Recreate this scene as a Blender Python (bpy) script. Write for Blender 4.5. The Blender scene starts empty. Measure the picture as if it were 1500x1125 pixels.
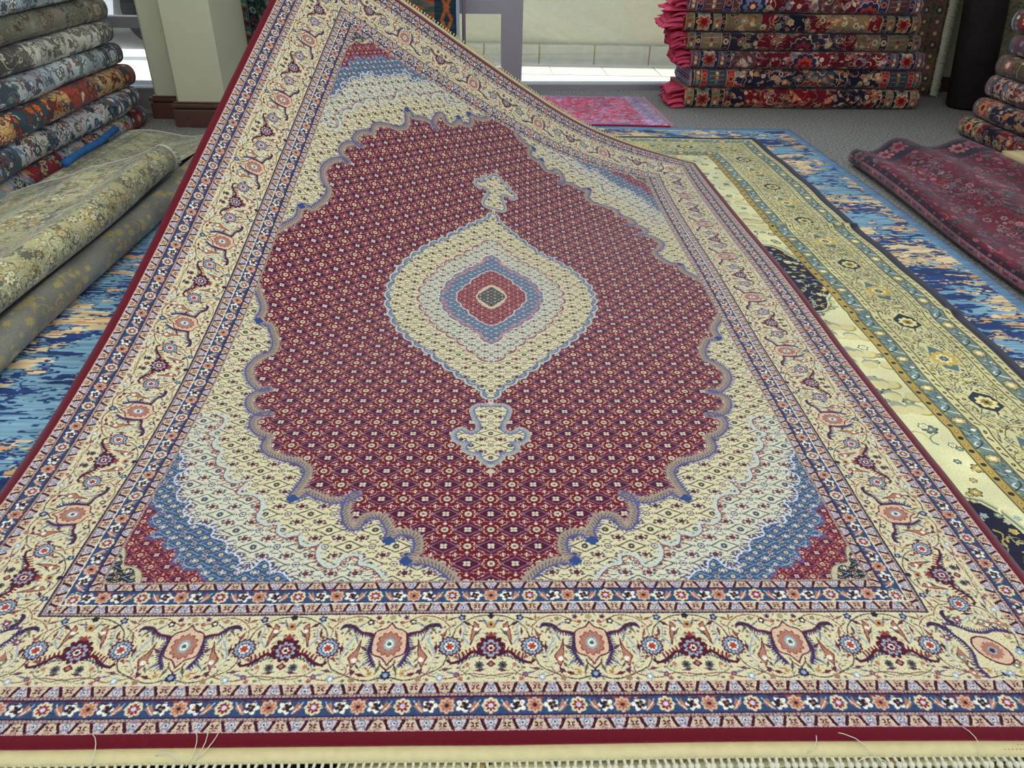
SH={'RED':[(0.936,0.318),(0.917,0.341),(0.897,0.357),(0.869,0.367),(0.842,0.364),(0.859,0.381),(0.864,0.401),(0.859,0.428),(0.841,0.442),(0.817,0.442),(0.804,0.423),(0.807,0.442),(0.801,0.459),(0.786,0.485),(0.761,0.492),(0.745,0.481),(0.735,0.456),(0.721,0.467),(0.713,0.489),(0.709,0.503),(0.711,0.539),(0.725,0.559),(0.703,0.541),(0.673,0.537),(0.643,0.552),(0.616,0.565),(0.593,0.541),(0.601,0.576),(0.608,0.61),(0.608,0.631),(0.598,0.65),(0.575,0.668),(0.539,0.679),(0.508,0.698),(0.494,0.717),(0.492,0.736),(0.494,0.757),(0.469,0.77),(0.449,0.792),(0.441,0.818),(0.448,0.841),(0.473,0.849),(0.445,0.852),(0.422,0.87),(0.408,0.907),(0.418,0.935),(0.447,0.954),(0.418,0.957),(0.391,0.987),(0.373,1.034),(0.385,1.083),(0.412,1.116),(0.412,1.157),(0.398,1.196),(0.379,1.232),(0.346,1.237),(0.349,1.278),(0.341,1.312),(0.322,1.343),(0.304,1.384)],'MID':[(0.808,0.321),(0.786,0.348),(0.769,0.356),(0.758,0.358),(0.758,0.374),(0.75,0.381),(0.737,0.381),(0.72,0.37),(0.715,0.354),(0.699,0.352),(0.684,0.365),(0.675,0.384),(0.674,0.411),(0.654,0.406),(0.64,0.411),(0.635,0.423),(0.63,0.439),(0.606,0.432),(0.592,0.439),(0.586,0.449),(0.583,0.467),(0.56,0.465),(0.542,0.477),(0.537,0.495),(0.539,0.511),(0.531,0.539),(0.506,0.557),(0.478,0.56),(0.488,0.598),(0.462,0.594),(0.444,0.603),(0.434,0.619),(0.433,0.642),(0.415,0.65),(0.405,0.662),(0.401,0.685),(0.402,0.702),(0.382,0.715),(0.374,0.736),(0.376,0.753),(0.353,0.768),(0.369,0.782),(0.376,0.804),(0.372,0.829),(0.348,0.844)],'BLUE':[(0.64,0.318),(0.62,0.338),(0.599,0.343),(0.593,0.359),(0.586,0.368),(0.574,0.371),(0.564,0.351),(0.551,0.343),(0.532,0.35),(0.538,0.362),(0.53,0.378),(0.517,0.389),(0.503,0.392),(0.502,0.405),(0.493,0.42),(0.464,0.432),(0.463,0.449),(0.45,0.462),(0.423,0.47),(0.409,0.468),(0.404,0.489),(0.39,0.497),(0.384,0.509),(0.391,0.532),(0.372,0.532),(0.358,0.545),(0.353,0.563),(0.356,0.583),(0.342,0.587),(0.333,0.603),(0.333,0.619),(0.349,0.636),(0.334,0.641),(0.325,0.655),(0.326,0.677),(0.303,0.705),(0.287,0.715)],'CRED':[(0.49,0.318),(0.476,0.328),(0.464,0.346),(0.443,0.345),(0.428,0.355),(0.424,0.374),(0.411,0.358),(0.412,0.387),(0.404,0.4),(0.39,0.396),(0.378,0.411),(0.378,0.427),(0.34,0.427),(0.353,0.445),(0.35,0.458),(0.336,0.461),(0.326,0.478),(0.33,0.494),(0.337,0.503),(0.316,0.517),(0.303,0.541),(0.299,0.563),(0.306,0.578),(0.308,0.596)],'CCR':[(0.373,0.317),(0.367,0.337),(0.354,0.351),(0.339,0.356),(0.326,0.361),(0.321,0.379),(0.314,0.397),(0.3,0.412),(0.287,0.423)],'BLK':[(0.363,0.317),(0.352,0.342),(0.342,0.351),(0.335,0.351),(0.33,0.346),(0.324,0.354),(0.319,0.372),(0.311,0.385),(0.297,0.396),(0.293,0.407)],'M1':[(0.0,0.583),(0.015,0.546),(0.033,0.521),(0.062,0.488),(0.091,0.45),(0.122,0.405),(0.155,0.357),(0.185,0.325),(0.214,0.288),(0.241,0.242),(0.268,0.197),(0.286,0.15),(0.3,0.105),(0.311,0.05),(0.315,0.002)],'M2':[(0.0,0.409),(0.038,0.366),(0.069,0.322),(0.097,0.281),(0.131,0.241),(0.161,0.194),(0.183,0.145),(0.202,0.11),(0.218,0.056),(0.226,0.003)],'M3':[(0.0,0.31),(0.036,0.25),(0.066,0.211),(0.099,0.168),(0.134,0.112),(0.151,0.057),(0.162,0.004)],'M4':[(0.0,0.193),(0.025,0.175),(0.045,0.145),(0.069,0.095),(0.094,0.053),(0.108,0.005)],'M5':[(0.0,0.083),(0.014,0.073),(0.028,0.05),(0.041,0.021),(0.046,-0.003)],'M6':[(0.0,0.069),(0.009,0.055),(0.018,0.041),(0.029,0.026),(0.041,-0.003)],'PEN':[(0.0,0.881),(0.013,0.882),(0.029,0.882),(0.041,0.867),(0.038,0.847),(0.033,0.828),(0.026,0.809),(0.024,0.791),(0.028,0.778),(0.034,0.772),(0.044,0.767),(0.055,0.769),(0.064,0.778),(0.069,0.783),(0.077,0.777),(0.081,0.764),(0.078,0.748),(0.071,0.739),(0.063,0.736),(0.044,0.736),(0.051,0.727),(0.055,0.717),(0.052,0.705),(0.045,0.699),(0.035,0.696),(0.022,0.696),(0.022,0.686),(0.019,0.676),(0.012,0.668),(0.005,0.661),(0.0,0.654)]}
CL=[0,-1,1,0,-1,1,0,-1,2,0,-2,3,0,-2,3,0,-2,4,0,-2,4,0,-2,4,0,-2,4,0,-2,4,0,-2,3,0,-2,4,0,-2,5,0,-2,6,0,-2,6,0,-2,5,-1,-2,4,-1,-2,3,-1,-2,1,-1,-2,1,-1,-2,0,0,-1,0,0,-1,1,0,-1,2,0,-2,2,0,-2,2,0,-2,2,0,-2,3,0,-2,3,0,-2,4,0,-2,5,0,-2,6,0,-2,6,0,-2,5,0,-2,5,0,-2,5,0,-2,5,-1,-2,4,-1,-2,2,-1,-2,1,-1,-2,0,-1,-2,0,0,-1,1,0,-1,1,0,-1,1,0,-2,1,0,-2,1,0,-2,1,0,-2,2,0,-2,3,0,-2,4,0,-2,5,0,-2,6,0,-2,5,0,-2,5,0,-2,4,0,-2,4,-1,-2,4,-1,-2,4,-1,-2,3,-1,-2,0,-1,-2,-1,-1,-2,-1,0,-1,1,0,-1,0,0,-1,0,0,-2,0,0,-2,0,0,-2,1,0,-2,1,0,-2,2,0,-2,3,0,-2,3,0,-2,3,0,-2,4,0,-2,4,0,-2,3,0,-2,3,0,-2,3,0,-2,3,0,-2,4,0,-2,1,0,-2,-1,0,-2,-1,-1,-1,3,-1,-1,0,-1,-2,-2,-1,-2,-3,-1,-2,-1,-1,-2,0,-1,-2,1,-1,-2,1,-1,-2,2,-1,-2,2,0,-2,2,0,-2,2,0,-2,2,0,-2,2,0,-2,2,0,-2,2,0,-2,2,0,-2,1,0,-2,0,0,-2,0,0,-2,0,-1,-1,5,-1,-1,1,-1,-2,-3,-1,-2,-3,-1,-2,-1,-1,-2,0,-1,-2,1,-1,-2,1,-1,-2,1,-1,-2,1,-1,-2,1,-1,-2,1,0,-2,2,0,-2,2,0,-2,2,0,-2,1,0,-2,1,0,-2,0,0,-2,0,0,-2,1,0,-2,1,-1,-1,12,-1,-1,4,-1,-2,-1,-1,-2,-2,-1,-2,-1,-1,-2,0,-1,-2,0,-1,-2,0,-1,-2,1,-1,-2,1,-1,-2,1,-1,-2,1,-1,-2,1,-1,-2,1,-1,-2,1,0,-2,1,0,-2,1,0,-2,1,0,-2,1,0,-2,1,0,-2,2,0,-2,24,-1,-2,13,-1,-2,4,-1,-2,0,-1,-2,-1,-1,-2,0,-1,-2,0,-1,-2,0,-1,-2,0,-1,-2,1,-1,-2,1,-1,-2,1,-1,-2,1,-1,-2,1,-1,-2,1,-1,-2,1,-1,-2,1,-1,-2,1,-1,-2,2,-1,-2,2,-1,-2,2,2,-3,41,0,-2,25,0,-2,12,-1,-2,3,-1,-2,0,-1,-2,-1,-1,-2,0,-1,-2,0,-1,-2,0,-1,-2,1,-1,-2,1,-1,-2,1,-1,-2,1,-1,-2,1,-1,-2,2,-1,-2,2,-1,-2,2,-1,-2,3,-1,-2,2,-1,-2,2,-1,-2,1,4,-5,61,2,-4,40,1,-3,22,0,-2,9,-1,-2,2,-1,-2,-1,-1,-2,-1,-1,-2,0,-1,-2,0,-1,-2,1,-1,-2,1,-1,-2,1,-1,-2,1,-1,-2,2,-1,-2,2,-1,-2,2,-1,-2,2,-1,-2,3,-1,-2,2,-1,-2,0,-1,-2,-1,8,-8,84,5,-5,59,2,-4,37,1,-3,19,0,-2,7,0,-2,0,0,-2,-1,0,-2,-1,0,-2,0,0,-2,0,-1,-2,1,-1,-2,1,-1,-2,2,-1,-2,2,-1,-2,2,-1,-2,2,-1,-2,2,-1,-2,2,-1,-2,1,-1,-2,-1,-1,-2,-1,13,-11,110,9,-8,82,5,-6,57,2,-4,34,1,-2,15,0,-2,4,0,-2,-1,0,-2,-1,0,-2,0,0,-2,0,0,-2,1,0,-2,1,0,-2,2,0,-2,2,-1,-2,2,-1,-2,2,-1,-2,1,-1,-2,1,-1,-2,1,-1,-2,0,-1,-2,0,19,-16,140,13,-12,109,9,-9,80,5,-6,53,2,-3,28,1,-2,11,0,-2,2,0,-2,-1,0,-2,-1,0,-2,0,0,-2,0,0,-2,1,0,-2,2,0,-2,2,0,-2,2,0,-2,1,0,-2,1,0,-2,0,-1,-2,0,-1,-2,1,-1,-2,1,26,-22,174,20,-17,139,14,-13,107,9,-8,76,4,-5,46,2,-3,23,1,-2,8,0,-2,1,0,-2,-1,0,-2,-1,0,-2,0,0,-2,0,0,-2,1,0,-2,2,0,-2,2,0,-2,1,0,-2,0,0,-2,0,0,-2,0,0,-2,2,0,-2,4,35,-29,211,28,-23,174,21,-18,138,15,-13,103,8,-8,68,4,-4,40,2,-2,19,1,-2,6,0,-2,0,0,-2,-2,0,-2,-3,0,-2,-1,0,-2,0,0,-2,1,0,-2,1,0,-2,1,0,-2,1,0,-2,1,0,-2,2,0,-2,4,0,-2,6,46,-38,252,38,-31,212,30,-25,174,22,-18,135,13,-11,96,7,-7,62,3,-4,35,2,-2,17,1,-2,5,1,-2,-2,0,-2,-6,0,-2,-2,0,-2,0,0,-2,1,0,-2,1,0,-2,1,0,-2,2,0,-2,3,0,-2,5,0,-2,7,0,-2,9,58,-49,295,48,-41,253,39,-32,211,29,-24,169,19,-17,127,12,-10,89,6,-6,57,3,-4,32,2,-2,14,1,-2,3,1,-2,-2,1,-2,-2,1,-2,-1,1,-2,0,1,-2,1,1,-2,1,0,-2,2,0,-2,4,0,-2,6,0,-2,8,0,-2,10,71,-60,339,59,-50,294,48,-41,249,37,-31,204,27,-23,160,18,-15,120,11,-10,84,6,-6,53,3,-3,30,2,-2,13,1,-2,3,1,-2,-1,1,-2,-1,1,-2,-1,1,-2,0,1,-2,1,1,-2,2,1,-2,4,1,-2,6,1,-2,8,1,-2,10,83,-71,383,71,-60,336,59,-49,289,46,-39,242,35,-30,197,25,-22,154,16,-15,114,10,-9,79,5,-6,50,3,-3,28,2,-2,12,1,-2,3,1,-2,0,1,-2,-1,1,-2,-1,1,-2,0,1,-2,1,1,-2,3,1,-2,5,1,-2,7,1,-2,9,96,-82,427,83,-71,379,70,-60,331,57,-49,283,45,-38,236,33,-29,190,23,-21,147,15,-14,109,9,-9,75,5,-5,47,3,-3,26,2,-2,11,1,-2,3,1,-2,0,1,-2,-1,1,-2,-1,1,-2,0,1,-2,2,1,-2,3,1,-2,5,1,-2,7,110,-93,472,96,-82,423,83,-70,374,69,-59,325,55,-47,276,42,-37,228,31,-27,183,22,-20,142,14,-13,105,9,-9,72,5,-5,45,3,-3,24,2,-2,11,1,-2,3,1,-2,0,1,-2,-1,1,-2,0,1,-2,1,1,-2,2,1,-2,3,1,-2,5,123,-105,517,109,-93,467,95,-81,418,81,-69,368,66,-57,317,52,-45,267,40,-35,220,29,-26,177,21,-19,137,14,-13,102,8,-8,69,5,-5,43,3,-3,23,2,-2,10,1,-2,3,1,-2,0,1,-2,-1,1,-2,0,1,-2,1,1,-2,2,1,-2,3,138,-118,563,123,-105,512,108,-92,461,92,-79,410,77,-67,358,62,-54,307,49,-43,259,37,-33,213,28,-25,172,21,-19,135,13,-12,97,8,-8,67,4,-5,40,2,-3,22,2,-2,10,1,-2,3,1,-2,0,1,-2,0,1,-2,0,1,-2,1,1,-2,2,152,-130,609,136,-117,557,121,-103,505,105,-90,453,89,-77,401,74,-64,349,59,-52,299,46,-41,251,35,-32,206,26,-24,164,17,-16,123,11,-11,90,6,-7,61,3,-4,37,2,-3,21,1,-2,10,1,-2,3,1,-2,1,1,-2,0,1,-2,0,1,-2,0,168,-143,656,151,-129,603,135,-115,550,118,-101,497,102,-88,444,86,-74,391,71,-62,340,57,-50,290,44,-39,242,32,-29,196,22,-21,153,14,-14,116,9,-10,84,5,-6,57,3,-4,35,2,-3,19,1,-2,9,1,-2,3,1,-2,1,1,-2,0,1,-2,0,184,-156,704,167,-142,650,149,-127,596,132,-113,542,116,-99,488,99,-85,435,83,-72,382,68,-59,330,53,-47,280,40,-36,232,29,-27,187,20,-19,146,13,-13,110,8,-9,78,4,-6,53,2,-4,32,1,-3,18,1,-2,8,1,-2,3,1,-2,0,1,-2,-1,200,-170,752,183,-155,698,165,-141,643,148,-126,589,130,-111,533,112,-96,479,96,-82,425,80,-69,372,64,-56,321,50,-45,271,38,-34,223,27,-25,179,18,-18,138,11,-12,103,7,-8,73,4,-5,49,2,-3,29,1,-3,15,0,-2,6,0,-2,2,0,-2,-1,216,-184,799,199,-169,745,181,-154,691,163,-139,636,145,-124,580,126,-108,524,109,-94,469,93,-80,416,77,-66,363,62,-54,312,48,-43,262,35,-32,215,24,-23,170,16,-16,131,10,-11,97,6,-7,68,3,-5,44,1,-3,24,0,-2,12,0,-2,5,0,-2,-1,233,-197,847,215,-182,792,197,-167,738,179,-152,682,161,-137,626,142,-121,570,124,-106,515,107,-92,461,90,-78,407,75,-65,355,59,-52,303,45,-40,253,33,-30,206,23,-21,163,15,-15,125,9,-10,92,5,-7,63,2,-4,40,1,-3,23,0,-2,10,-1,-2,0,249,-211,894,231,-196,839,213,-180,784,195,-165,729,177,-150,674,159,-135,618,141,-120,563,123,-105,508,105,-90,453,88,-76,399,72,-63,346,57,-50,294,43,-38,244,30,-28,197,20,-20,155,13,-14,118,8,-9,86,4,-6,60,2,-4,37,0,-3,18,-2,-2,1,265,-224,942,247,-209,887,229,-194,831,211,-179,776,193,-163,721,175,-148,666,157,-133,610,139,-118,554,120,-103,499,103,-88,444,86,-74,389,69,-60,336,53,-47,283,39,-35,233,27,-25,187,19,-18,147,12,-13,112,7,-8,80,3,-5,53,0,-3,27,-3,-2,3]
import bpy, math, random
import numpy as np
SC = bpy.context.scene
COL = SC.collection
ZO = 0.03            # the rug surfaces lie this far above the shop floor
# ---------------------------------------------------------------- painting helpers (patterns are computed, nothing is loaded)
def c8(*c): return np.array(c, dtype=np.float32) / 255.0
class Cv:
    """a tiny painter: world-sized canvas w x h metres, y up, wraps in x (and y) for tiles"""
    def __init__(s, w, h, ppm, bg, ss=2, wrap=(False, False)):
        s.w, s.h, s.ss = w, h, ss
        s.nx = max(2, int(round(w * ppm))); s.ny = max(2, int(round(h * ppm)))
        s.kx = s.nx * ss / w; s.ky = s.ny * ss / h
        s.a = np.empty((s.ny * ss, s.nx * ss, 3), np.float32); s.a[:] = bg
        s.wrap = wrap
    def _put(s, x0, x1, y0, y1, fn, col):
        xs = [0, -s.w, s.w] if s.wrap[0] else [0]
        ys = [0, -s.h, s.h] if s.wrap[1] else [0]
        for ox in xs:
            for oy in ys:
                i0 = max(0, int((x0 + ox) * s.kx)); i1 = min(s.a.shape[1], int((x1 + ox) * s.kx) + 2)
                j0 = max(0, int((y0 + oy) * s.ky)); j1 = min(s.a.shape[0], int((y1 + oy) * s.ky) + 2)
                if i0 >= i1 or j0 >= j1: continue
                X, Y = np.meshgrid((np.arange(i0, i1) + .5) / s.kx - ox, (np.arange(j0, j1) + .5) / s.ky - oy)
                m = fn(X, Y)
                s.a[j0:j1, i0:i1][m] = col
    def ell(s, cx, cy, rx, ry, col, rot=0):
        r = max(rx, ry); c, n = math.cos(rot), math.sin(rot)
        s._put(cx - r, cx + r, cy - r, cy + r, lambda X, Y: (((X - cx) * c + (Y - cy) * n) / rx) ** 2 + ((-(X - cx) * n + (Y - cy) * c) / ry) ** 2 < 1, col)
    def ros(s, cx, cy, r, n, d, col, rot=0, sy=1):
        def fn(X, Y):
            dx = X - cx; dy = (Y - cy) / sy; a = np.arctan2(dy, dx) + rot
            return np.hypot(dx, dy) < r * (1 - d + d * np.abs(np.cos(a * n / 2)))
        R = r * max(1, sy)
        s._put(cx - R, cx + R, cy - R, cy + R, fn, col)
    def poly(s, pts, col):
        P = np.array(pts, float); Q = np.roll(P, -1, 0)
        def fn(X, Y):
            m = np.zeros(X.shape, bool)
            for (ax, ay), (bx, by) in zip(P, Q):
                if ay == by: continue
                c = ((ay > Y) != (by > Y)) & (X < (bx - ax) * (Y - ay) / (by - ay) + ax)
                m ^= c
            return m
        s._put(P[:, 0].min(), P[:, 0].max(), P[:, 1].min(), P[:, 1].max(), fn, col)
    def line(s, pts, w, col, w2=None):
        n = len(pts) - 1
        for k in range(n):
            ax, ay = pts[k]; bx, by = pts[k + 1]
            wa = w + ((w2 - w) * k / n if w2 is not None else 0); wb = w + ((w2 - w) * (k + 1) / n if w2 is not None else 0)
            L = (bx - ax) ** 2 + (by - ay) ** 2 + 1e-12; W = max(wa, wb)
            def fn(X, Y):
                t = np.clip(((X - ax) * (bx - ax) + (Y - ay) * (by - ay)) / L, 0, 1)
                return np.hypot(X - ax - t * (bx - ax), Y - ay - t * (by - ay)) < (wa + (wb - wa) * t) / 2
            s._put(min(ax, bx) - W, max(ax, bx) + W, min(ay, by) - W, max(ay, by) + W, fn, col)
    def curve(s, pts, w, col, w2=None, n=6):
        s.line(smooth(pts, n), w, col, w2)
    def out(s):
        k = s.ss
        return s.a.reshape(s.ny, k, s.nx, k, 3).mean((1, 3))
def smooth(pts, n=6):
    P = [pts[0]] + list(pts) + [pts[-1]]; o = []
    for i in range(1, len(P) - 2):
        for k in range(n):
            t = k / n; r = []
            for d in (0, 1):
                a, b, c, e = P[i - 1][d], P[i][d], P[i + 1][d], P[i + 2][d]
                r.append(.5 * (2 * b + (c - a) * t + (2 * a - 5 * b + 4 * c - e) * t * t + (3 * b - a - 3 * c + e) * t ** 3))
            o.append(tuple(r))
    o.append(tuple(pts[-1])); return o
def fill_gaps(t, bg, n, sz, cols, seed, mirror=True):
    """small leaves and buds on ground that is still empty"""
    r = random.Random(seed); bgc = np.array(bg, np.float32)
    for _ in range(n * 4):
        if n <= 0: break
        x, y = r.uniform(0, t.w / (2 if mirror else 1)), r.uniform(.03, .97) * t.h
        j, i = int(y * t.ky), int(x * t.kx); k = int(sz * .8 * t.kx)
        w_ = t.a[max(0, j - k):j + k + 1, max(0, i - k):i + k + 1]
        if w_.size == 0 or (np.abs(w_ - bgc).sum(-1) > .02).mean() > .04: continue
        n -= 1; c = r.choice(cols); c2 = r.choice(cols); a = r.uniform(0, 3.14); m = r.random(); s = sz * r.uniform(.8, 1.2)
        for sx in ((1, -1) if mirror else (1,)):
            X = x if sx > 0 else t.w - x; dx, dy = math.cos(a) * s * sx, math.sin(a) * s
            if m < .45:
                t.poly([(X - dx, y - dy), (X - dy * .4, y + dx * .4), (X + dx, y + dy), (X + dy * .4, y - dx * .4)], c); t.line([(X - dx * 1.2, y - dy * 1.2), (X + dx * 1.2, y + dy * 1.2)], s * .16, c8(50, 40, 50))
            elif m < .75: t.ros(X, y, s * .75, 5, .4, c); t.ell(X, y, s * .25, s * .25, c2)
            else: t.curve([(X - dx, y - dy), (X - dy * .5, y + dx * .5), (X + dx, y + dy)], s * .3, c, s * .12, 4)
def samp(T, w, h, X, Y):
    """sample a wrapping tile of w x h metres at arrays X, Y"""
    ny, nx = T.shape[:2]
    return T[np.floor((Y / h) % 1 * ny).astype(int) % ny, np.floor((X / w) % 1 * nx).astype(int) % nx]
def inpoly(P, X, Y):
    m = np.zeros(X.shape, bool); P = np.array(P); Q = np.roll(P, -1, 0)
    for (ax, ay), (bx, by) in zip(P, Q):
        if ay == by: continue
        m ^= ((ay > Y) != (by > Y)) & (X < (bx - ax) * (Y - ay) / (by - ay) + ax)
    return m
def vnoise(ny, nx, cy, cx, rng):
    """smooth value noise with cells of cy x cx pixels"""
    gy, gx = ny // cy + 3, nx // cx + 3
    g = rng.random((gy, gx)).astype(np.float32)
    y = np.arange(ny) / cy; x = np.arange(nx) / cx
    j = y.astype(int); i = x.astype(int); ty = (y - j)[:, None]; tx = (x - i)[None]
    ty = ty * ty * (3 - 2 * ty); tx = tx * tx * (3 - 2 * tx)
    return (g[j][:, i] * (1 - ty) * (1 - tx) + g[j][:, i + 1] * (1 - ty) * tx + g[j + 1][:, i] * ty * (1 - tx) + g[j + 1][:, i + 1] * ty * tx)
def make_image(name, arr):
    h, w = arr.shape[:2]
    im = bpy.data.images.new(name, w, h)
    buf = np.ones((h, w, 4), np.float32); buf[:, :, :3] = np.clip(arr, 0, 1)
    im.pixels.foreach_set(buf.ravel()); im.update(); im.pack()
    return im
CREAM = c8(208, 203, 168); CREAM2 = c8(194, 178, 150); RED = c8(96, 18, 31); RED2 = c8(82, 18, 40); BLUE = c8(46, 72, 112); NAVY = c8(38, 38, 82)
MAROON = c8(74, 20, 40); LBLUE = c8(140, 164, 186); SALMON = c8(166, 116, 98); DARK = c8(36, 30, 44); WHITE = c8(226, 224, 210); GREEN = c8(120, 128, 102)
PURP = c8(92, 66, 112)
# ---------------------------------------------------------------- tiles of the large red medallion carpet
def tile_main(L, H):
    t = Cv(L, H, 1500, CREAM, 2, (True, False))
    k = H / .1305
    R = L / 2
    def Y(v): return v * k
    for sx in (-1, 1):
        # vines
        t.curve([(0, Y(.012)), (sx * .03, Y(.004)), (sx * .06, Y(.012)), (sx * .09, Y(.03)), (sx * .1, Y(.065)), (sx * .11, Y(.1)), (sx * .14, Y(.122)), (sx * R, Y(.126))], .0016, DARK)
        t.curve([(sx * .02, Y(.11)), (sx * .05, Y(.125)), (sx * .08, Y(.12)), (sx * .1, Y(.1))], .0016, c8(120, 60, 60))
        t.curve([(sx * .05, Y(.02)), (sx * .075, Y(.01)), (sx * .1, Y(.006)), (sx * .13, Y(.014)), (sx * R, Y(.01))], .0016, c8(120, 60, 60))
        # feathered arms of the salmon palmette
        arm = [(sx * .02, Y(.03)), (sx * .03, Y(.05)), (sx * .031, Y(.068)), (sx * .024, Y(.084)), (sx * .033, Y(.09)), (sx * .05, Y(.094)), (sx * .062, Y(.105)), (sx * .078, Y(.108)), (sx * .084, Y(.1))]
        t.curve(arm, .0062, PURP, .004); 
        q = smooth(arm, 5)
        for i in range(1, len(q) - 2, 1):
            dx, dy = q[i + 1][0] - q[i][0], q[i + 1][1] - q[i][1]; l = math.hypot(dx, dy) + 1e-9
            nx, ny = dy / l * sx, -dx / l * sx
            t.line([q[i], (q[i][0] + nx * .0085 - dx / l * .004, q[i][1] + ny * .0085 - dy / l * .004)], .003, NAVY, .001)
        t.curve(arm[3:8], .0025, RED, .002)
        for (x, y, a_, c_) in [(.04, .062, .6, c8(110, 60, 90)), (.07, .098, 2.2, GREEN), (.09, .088, 1.2, SALMON), (.094, .022, .2, c8(110, 60, 90)), (.014, .024, 1.9, GREEN), (.04, .014, .3, c8(120, 40, 50)), (.12, .04, 1.1, LBLUE), (.128, .108, 2.6, c8(90, 40, 60)), (.145, .09, .9, GREEN), (.158, .11, 2, LBLUE), (.1, .118, .4, SALMON), (.077, .062, 1.6, c8(90, 40, 60)), (.036, .034, 2.4, LBLUE), (.15, .02, .2, c8(110, 60, 90))]:
            dx, dy = math.cos(a_) * .008, math.sin(a_) * .008
            t.poly([(sx * (x - dx), Y(y - dy)), (sx * (x - dy * .45), Y(y + dx * .45)), (sx * (x + dx), Y(y + dy)), (sx * (x + dy * .45), Y(y - dx * .45))], c_); t.line([(sx * (x - dx * 1.3), Y(y - dy * 1.3)), (sx * (x + dx * 1.3), Y(y + dy * 1.3))], .0013, DARK)
        # salmon leaves
        lf = [(sx * .047, Y(.078)), (sx * .053, Y(.06)), (sx * .064, Y(.045)), (sx * .056, Y(.026)), (sx * .049, Y(.04))]
        t.poly(lf, SALMON); t.line(lf + [lf[0]], .0014, MAROON); t.ell(sx * .054, Y(.04), .0045, .0045, WHITE)
        t.curve([(sx * .062, Y(.078)), (sx * .072, Y(.06)), (sx * .076, Y(.042)), (sx * .066, Y(.03))], .003, LBLUE, .001)
        t.poly([(sx * .048, Y(.02)), (sx * .058, Y(.026)), (sx * .055, Y(.012))], c8(84, 40, 70))
        # little blossoms
        for (x, y, r, c1, c2) in [(.036, .113, .0065, DARK, WHITE), (.017, .112, .004, c8(150, 40, 40), GREEN), (.055, .118, .005, GREEN, SALMON), (.052, .006, .006, SALMON, GREEN), (.026, .016, .0055, c8(190, 170, 110), SALMON),
                                  (.086, .008, .007, LBLUE, WHITE), (.113, .012, .005, PURP, SALMON), (.118, .121, .007, NAVY, LBLUE)]:
            t.ros(sx * x, Y(y), r, 5, .35, c1); t.ell(sx * x, Y(y), r * .45, r * .45, c2)
        # blue rosette
        bx = R - .068
        t.ros(sx * bx, Y(.064), .0195, 14, .16, MAROON); t.ros(sx * bx, Y(.064), .0165, 14, .2, LBLUE); t.ros(sx * bx, Y(.064), .012, 12, .2, BLUE); t.ros(sx * bx, Y(.064), .0098, 10, .2, WHITE); t.ros(sx * bx, Y(.064), .0068, 6, .4, c8(160, 60, 50))
        t.poly([(sx * bx + .012, Y(.08)), (sx * bx + .018, Y(.09)), (sx * bx + .006, Y(.084))], c8(120, 60, 60)); t.poly([(sx * bx - .012, Y(.048)), (sx * bx - .018, Y(.038)), (sx * bx - .006, Y(.044))], c8(120, 60, 60))
        t.line([(sx * bx, Y(.085)), (sx * (bx - .003), Y(.1))], .0014, DARK); t.line([(sx * bx, Y(.044)), (sx * (bx + .003), Y(.03))], .0014, DARK)
        # arms beside the maroon palmette
        t.curve([(sx * R - sx * .018, Y(.05)), (sx * R - sx * .03, Y(.053)), (sx * R - sx * .045, Y(.04)), (sx * R - sx * .062, Y(.033)), (sx * R - sx * .07, Y(.038))], .0064, MAROON, .004)
        for i in range(6):
            x = sx * (R - .02 - i * .006); y = Y(.056 - i * .003)
            t.line([(x, y), (x - sx * .003, y + .009)], .0028, RED); t.line([(x, y - .004), (x - sx * .003, y - .01)], .0022, NAVY)
        # leaf above
        lf = [(sx * (R - .034), Y(.066)), (sx * (R - .027), Y(.085)), (sx * (R - .02), Y(.104)), (sx * (R - .028), Y(.112)), (sx * (R - .033), Y(.09))]
        t.poly(lf, c8(164, 116, 96)); t.line(lf + [lf[0]], .0013, MAROON); t.ell(sx * (R - .025), Y(.097), .0038, .0038, WHITE)
        t.curve([(sx * (R - .036), Y(.068)), (sx * (R - .046), Y(.082)), (sx * (R - .044), Y(.1)), (sx * (R - .052), Y(.112))], .003, LBLUE, .0015)
        t.ros(sx * (R - .019), Y(.029), .0075, 8, .3, c8(70, 90, 90)); t.ell(sx * (R - .019), Y(.029), .003, .003, MAROON)
        t.ros(sx * (R - .038), Y(.03), .0045, 5, .4, SALMON)
        t.curve([(sx * (R - .012), Y(.045)), (sx * (R - .035), Y(.042)), (sx * (R - .05), Y(.022)), (sx * (R - .02), Y(.008)), (R * sx, Y(.012))], .0014, c8(80, 100, 90))
    # salmon palmette at 0
    og = smooth([(0, Y(.112)), (.008, Y(.101)), (.024, Y(.094)), (.028, Y(.075)), (.026, Y(.052)), (.01, Y(.044)), (0, Y(.03))], 5)
    og = og + [(-x, y) for x, y in og[::-1]]
    t.poly(og, c8(206, 180, 156)); t.line(og + [og[0]], .0022, MAROON)
    t.ros(0, Y(.07), .0215, 12, .2, c8(120, 60, 60), sy=1.15); t.ros(0, Y(.07), .0195, 12, .2, SALMON, sy=1.15); t.ell(0, Y(.07), .0095, .012, LBLUE); t.ell(0, Y(.07), .0062, .008, WHITE); t.ros(0, Y(.07), .0042, 5, .3, c8(60, 90, 70))
    t.ros(0, Y(.013), .0088, 8, .3, NAVY); t.ell(0, Y(.013), .004, .004, LBLUE); t.line([(-.012, Y(.033)), (0, Y(.022)), (.012, Y(.033))], .002, MAROON)
    t.ros(0, Y(.122), .006, 5, .3, c8(160, 150, 110))
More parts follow.
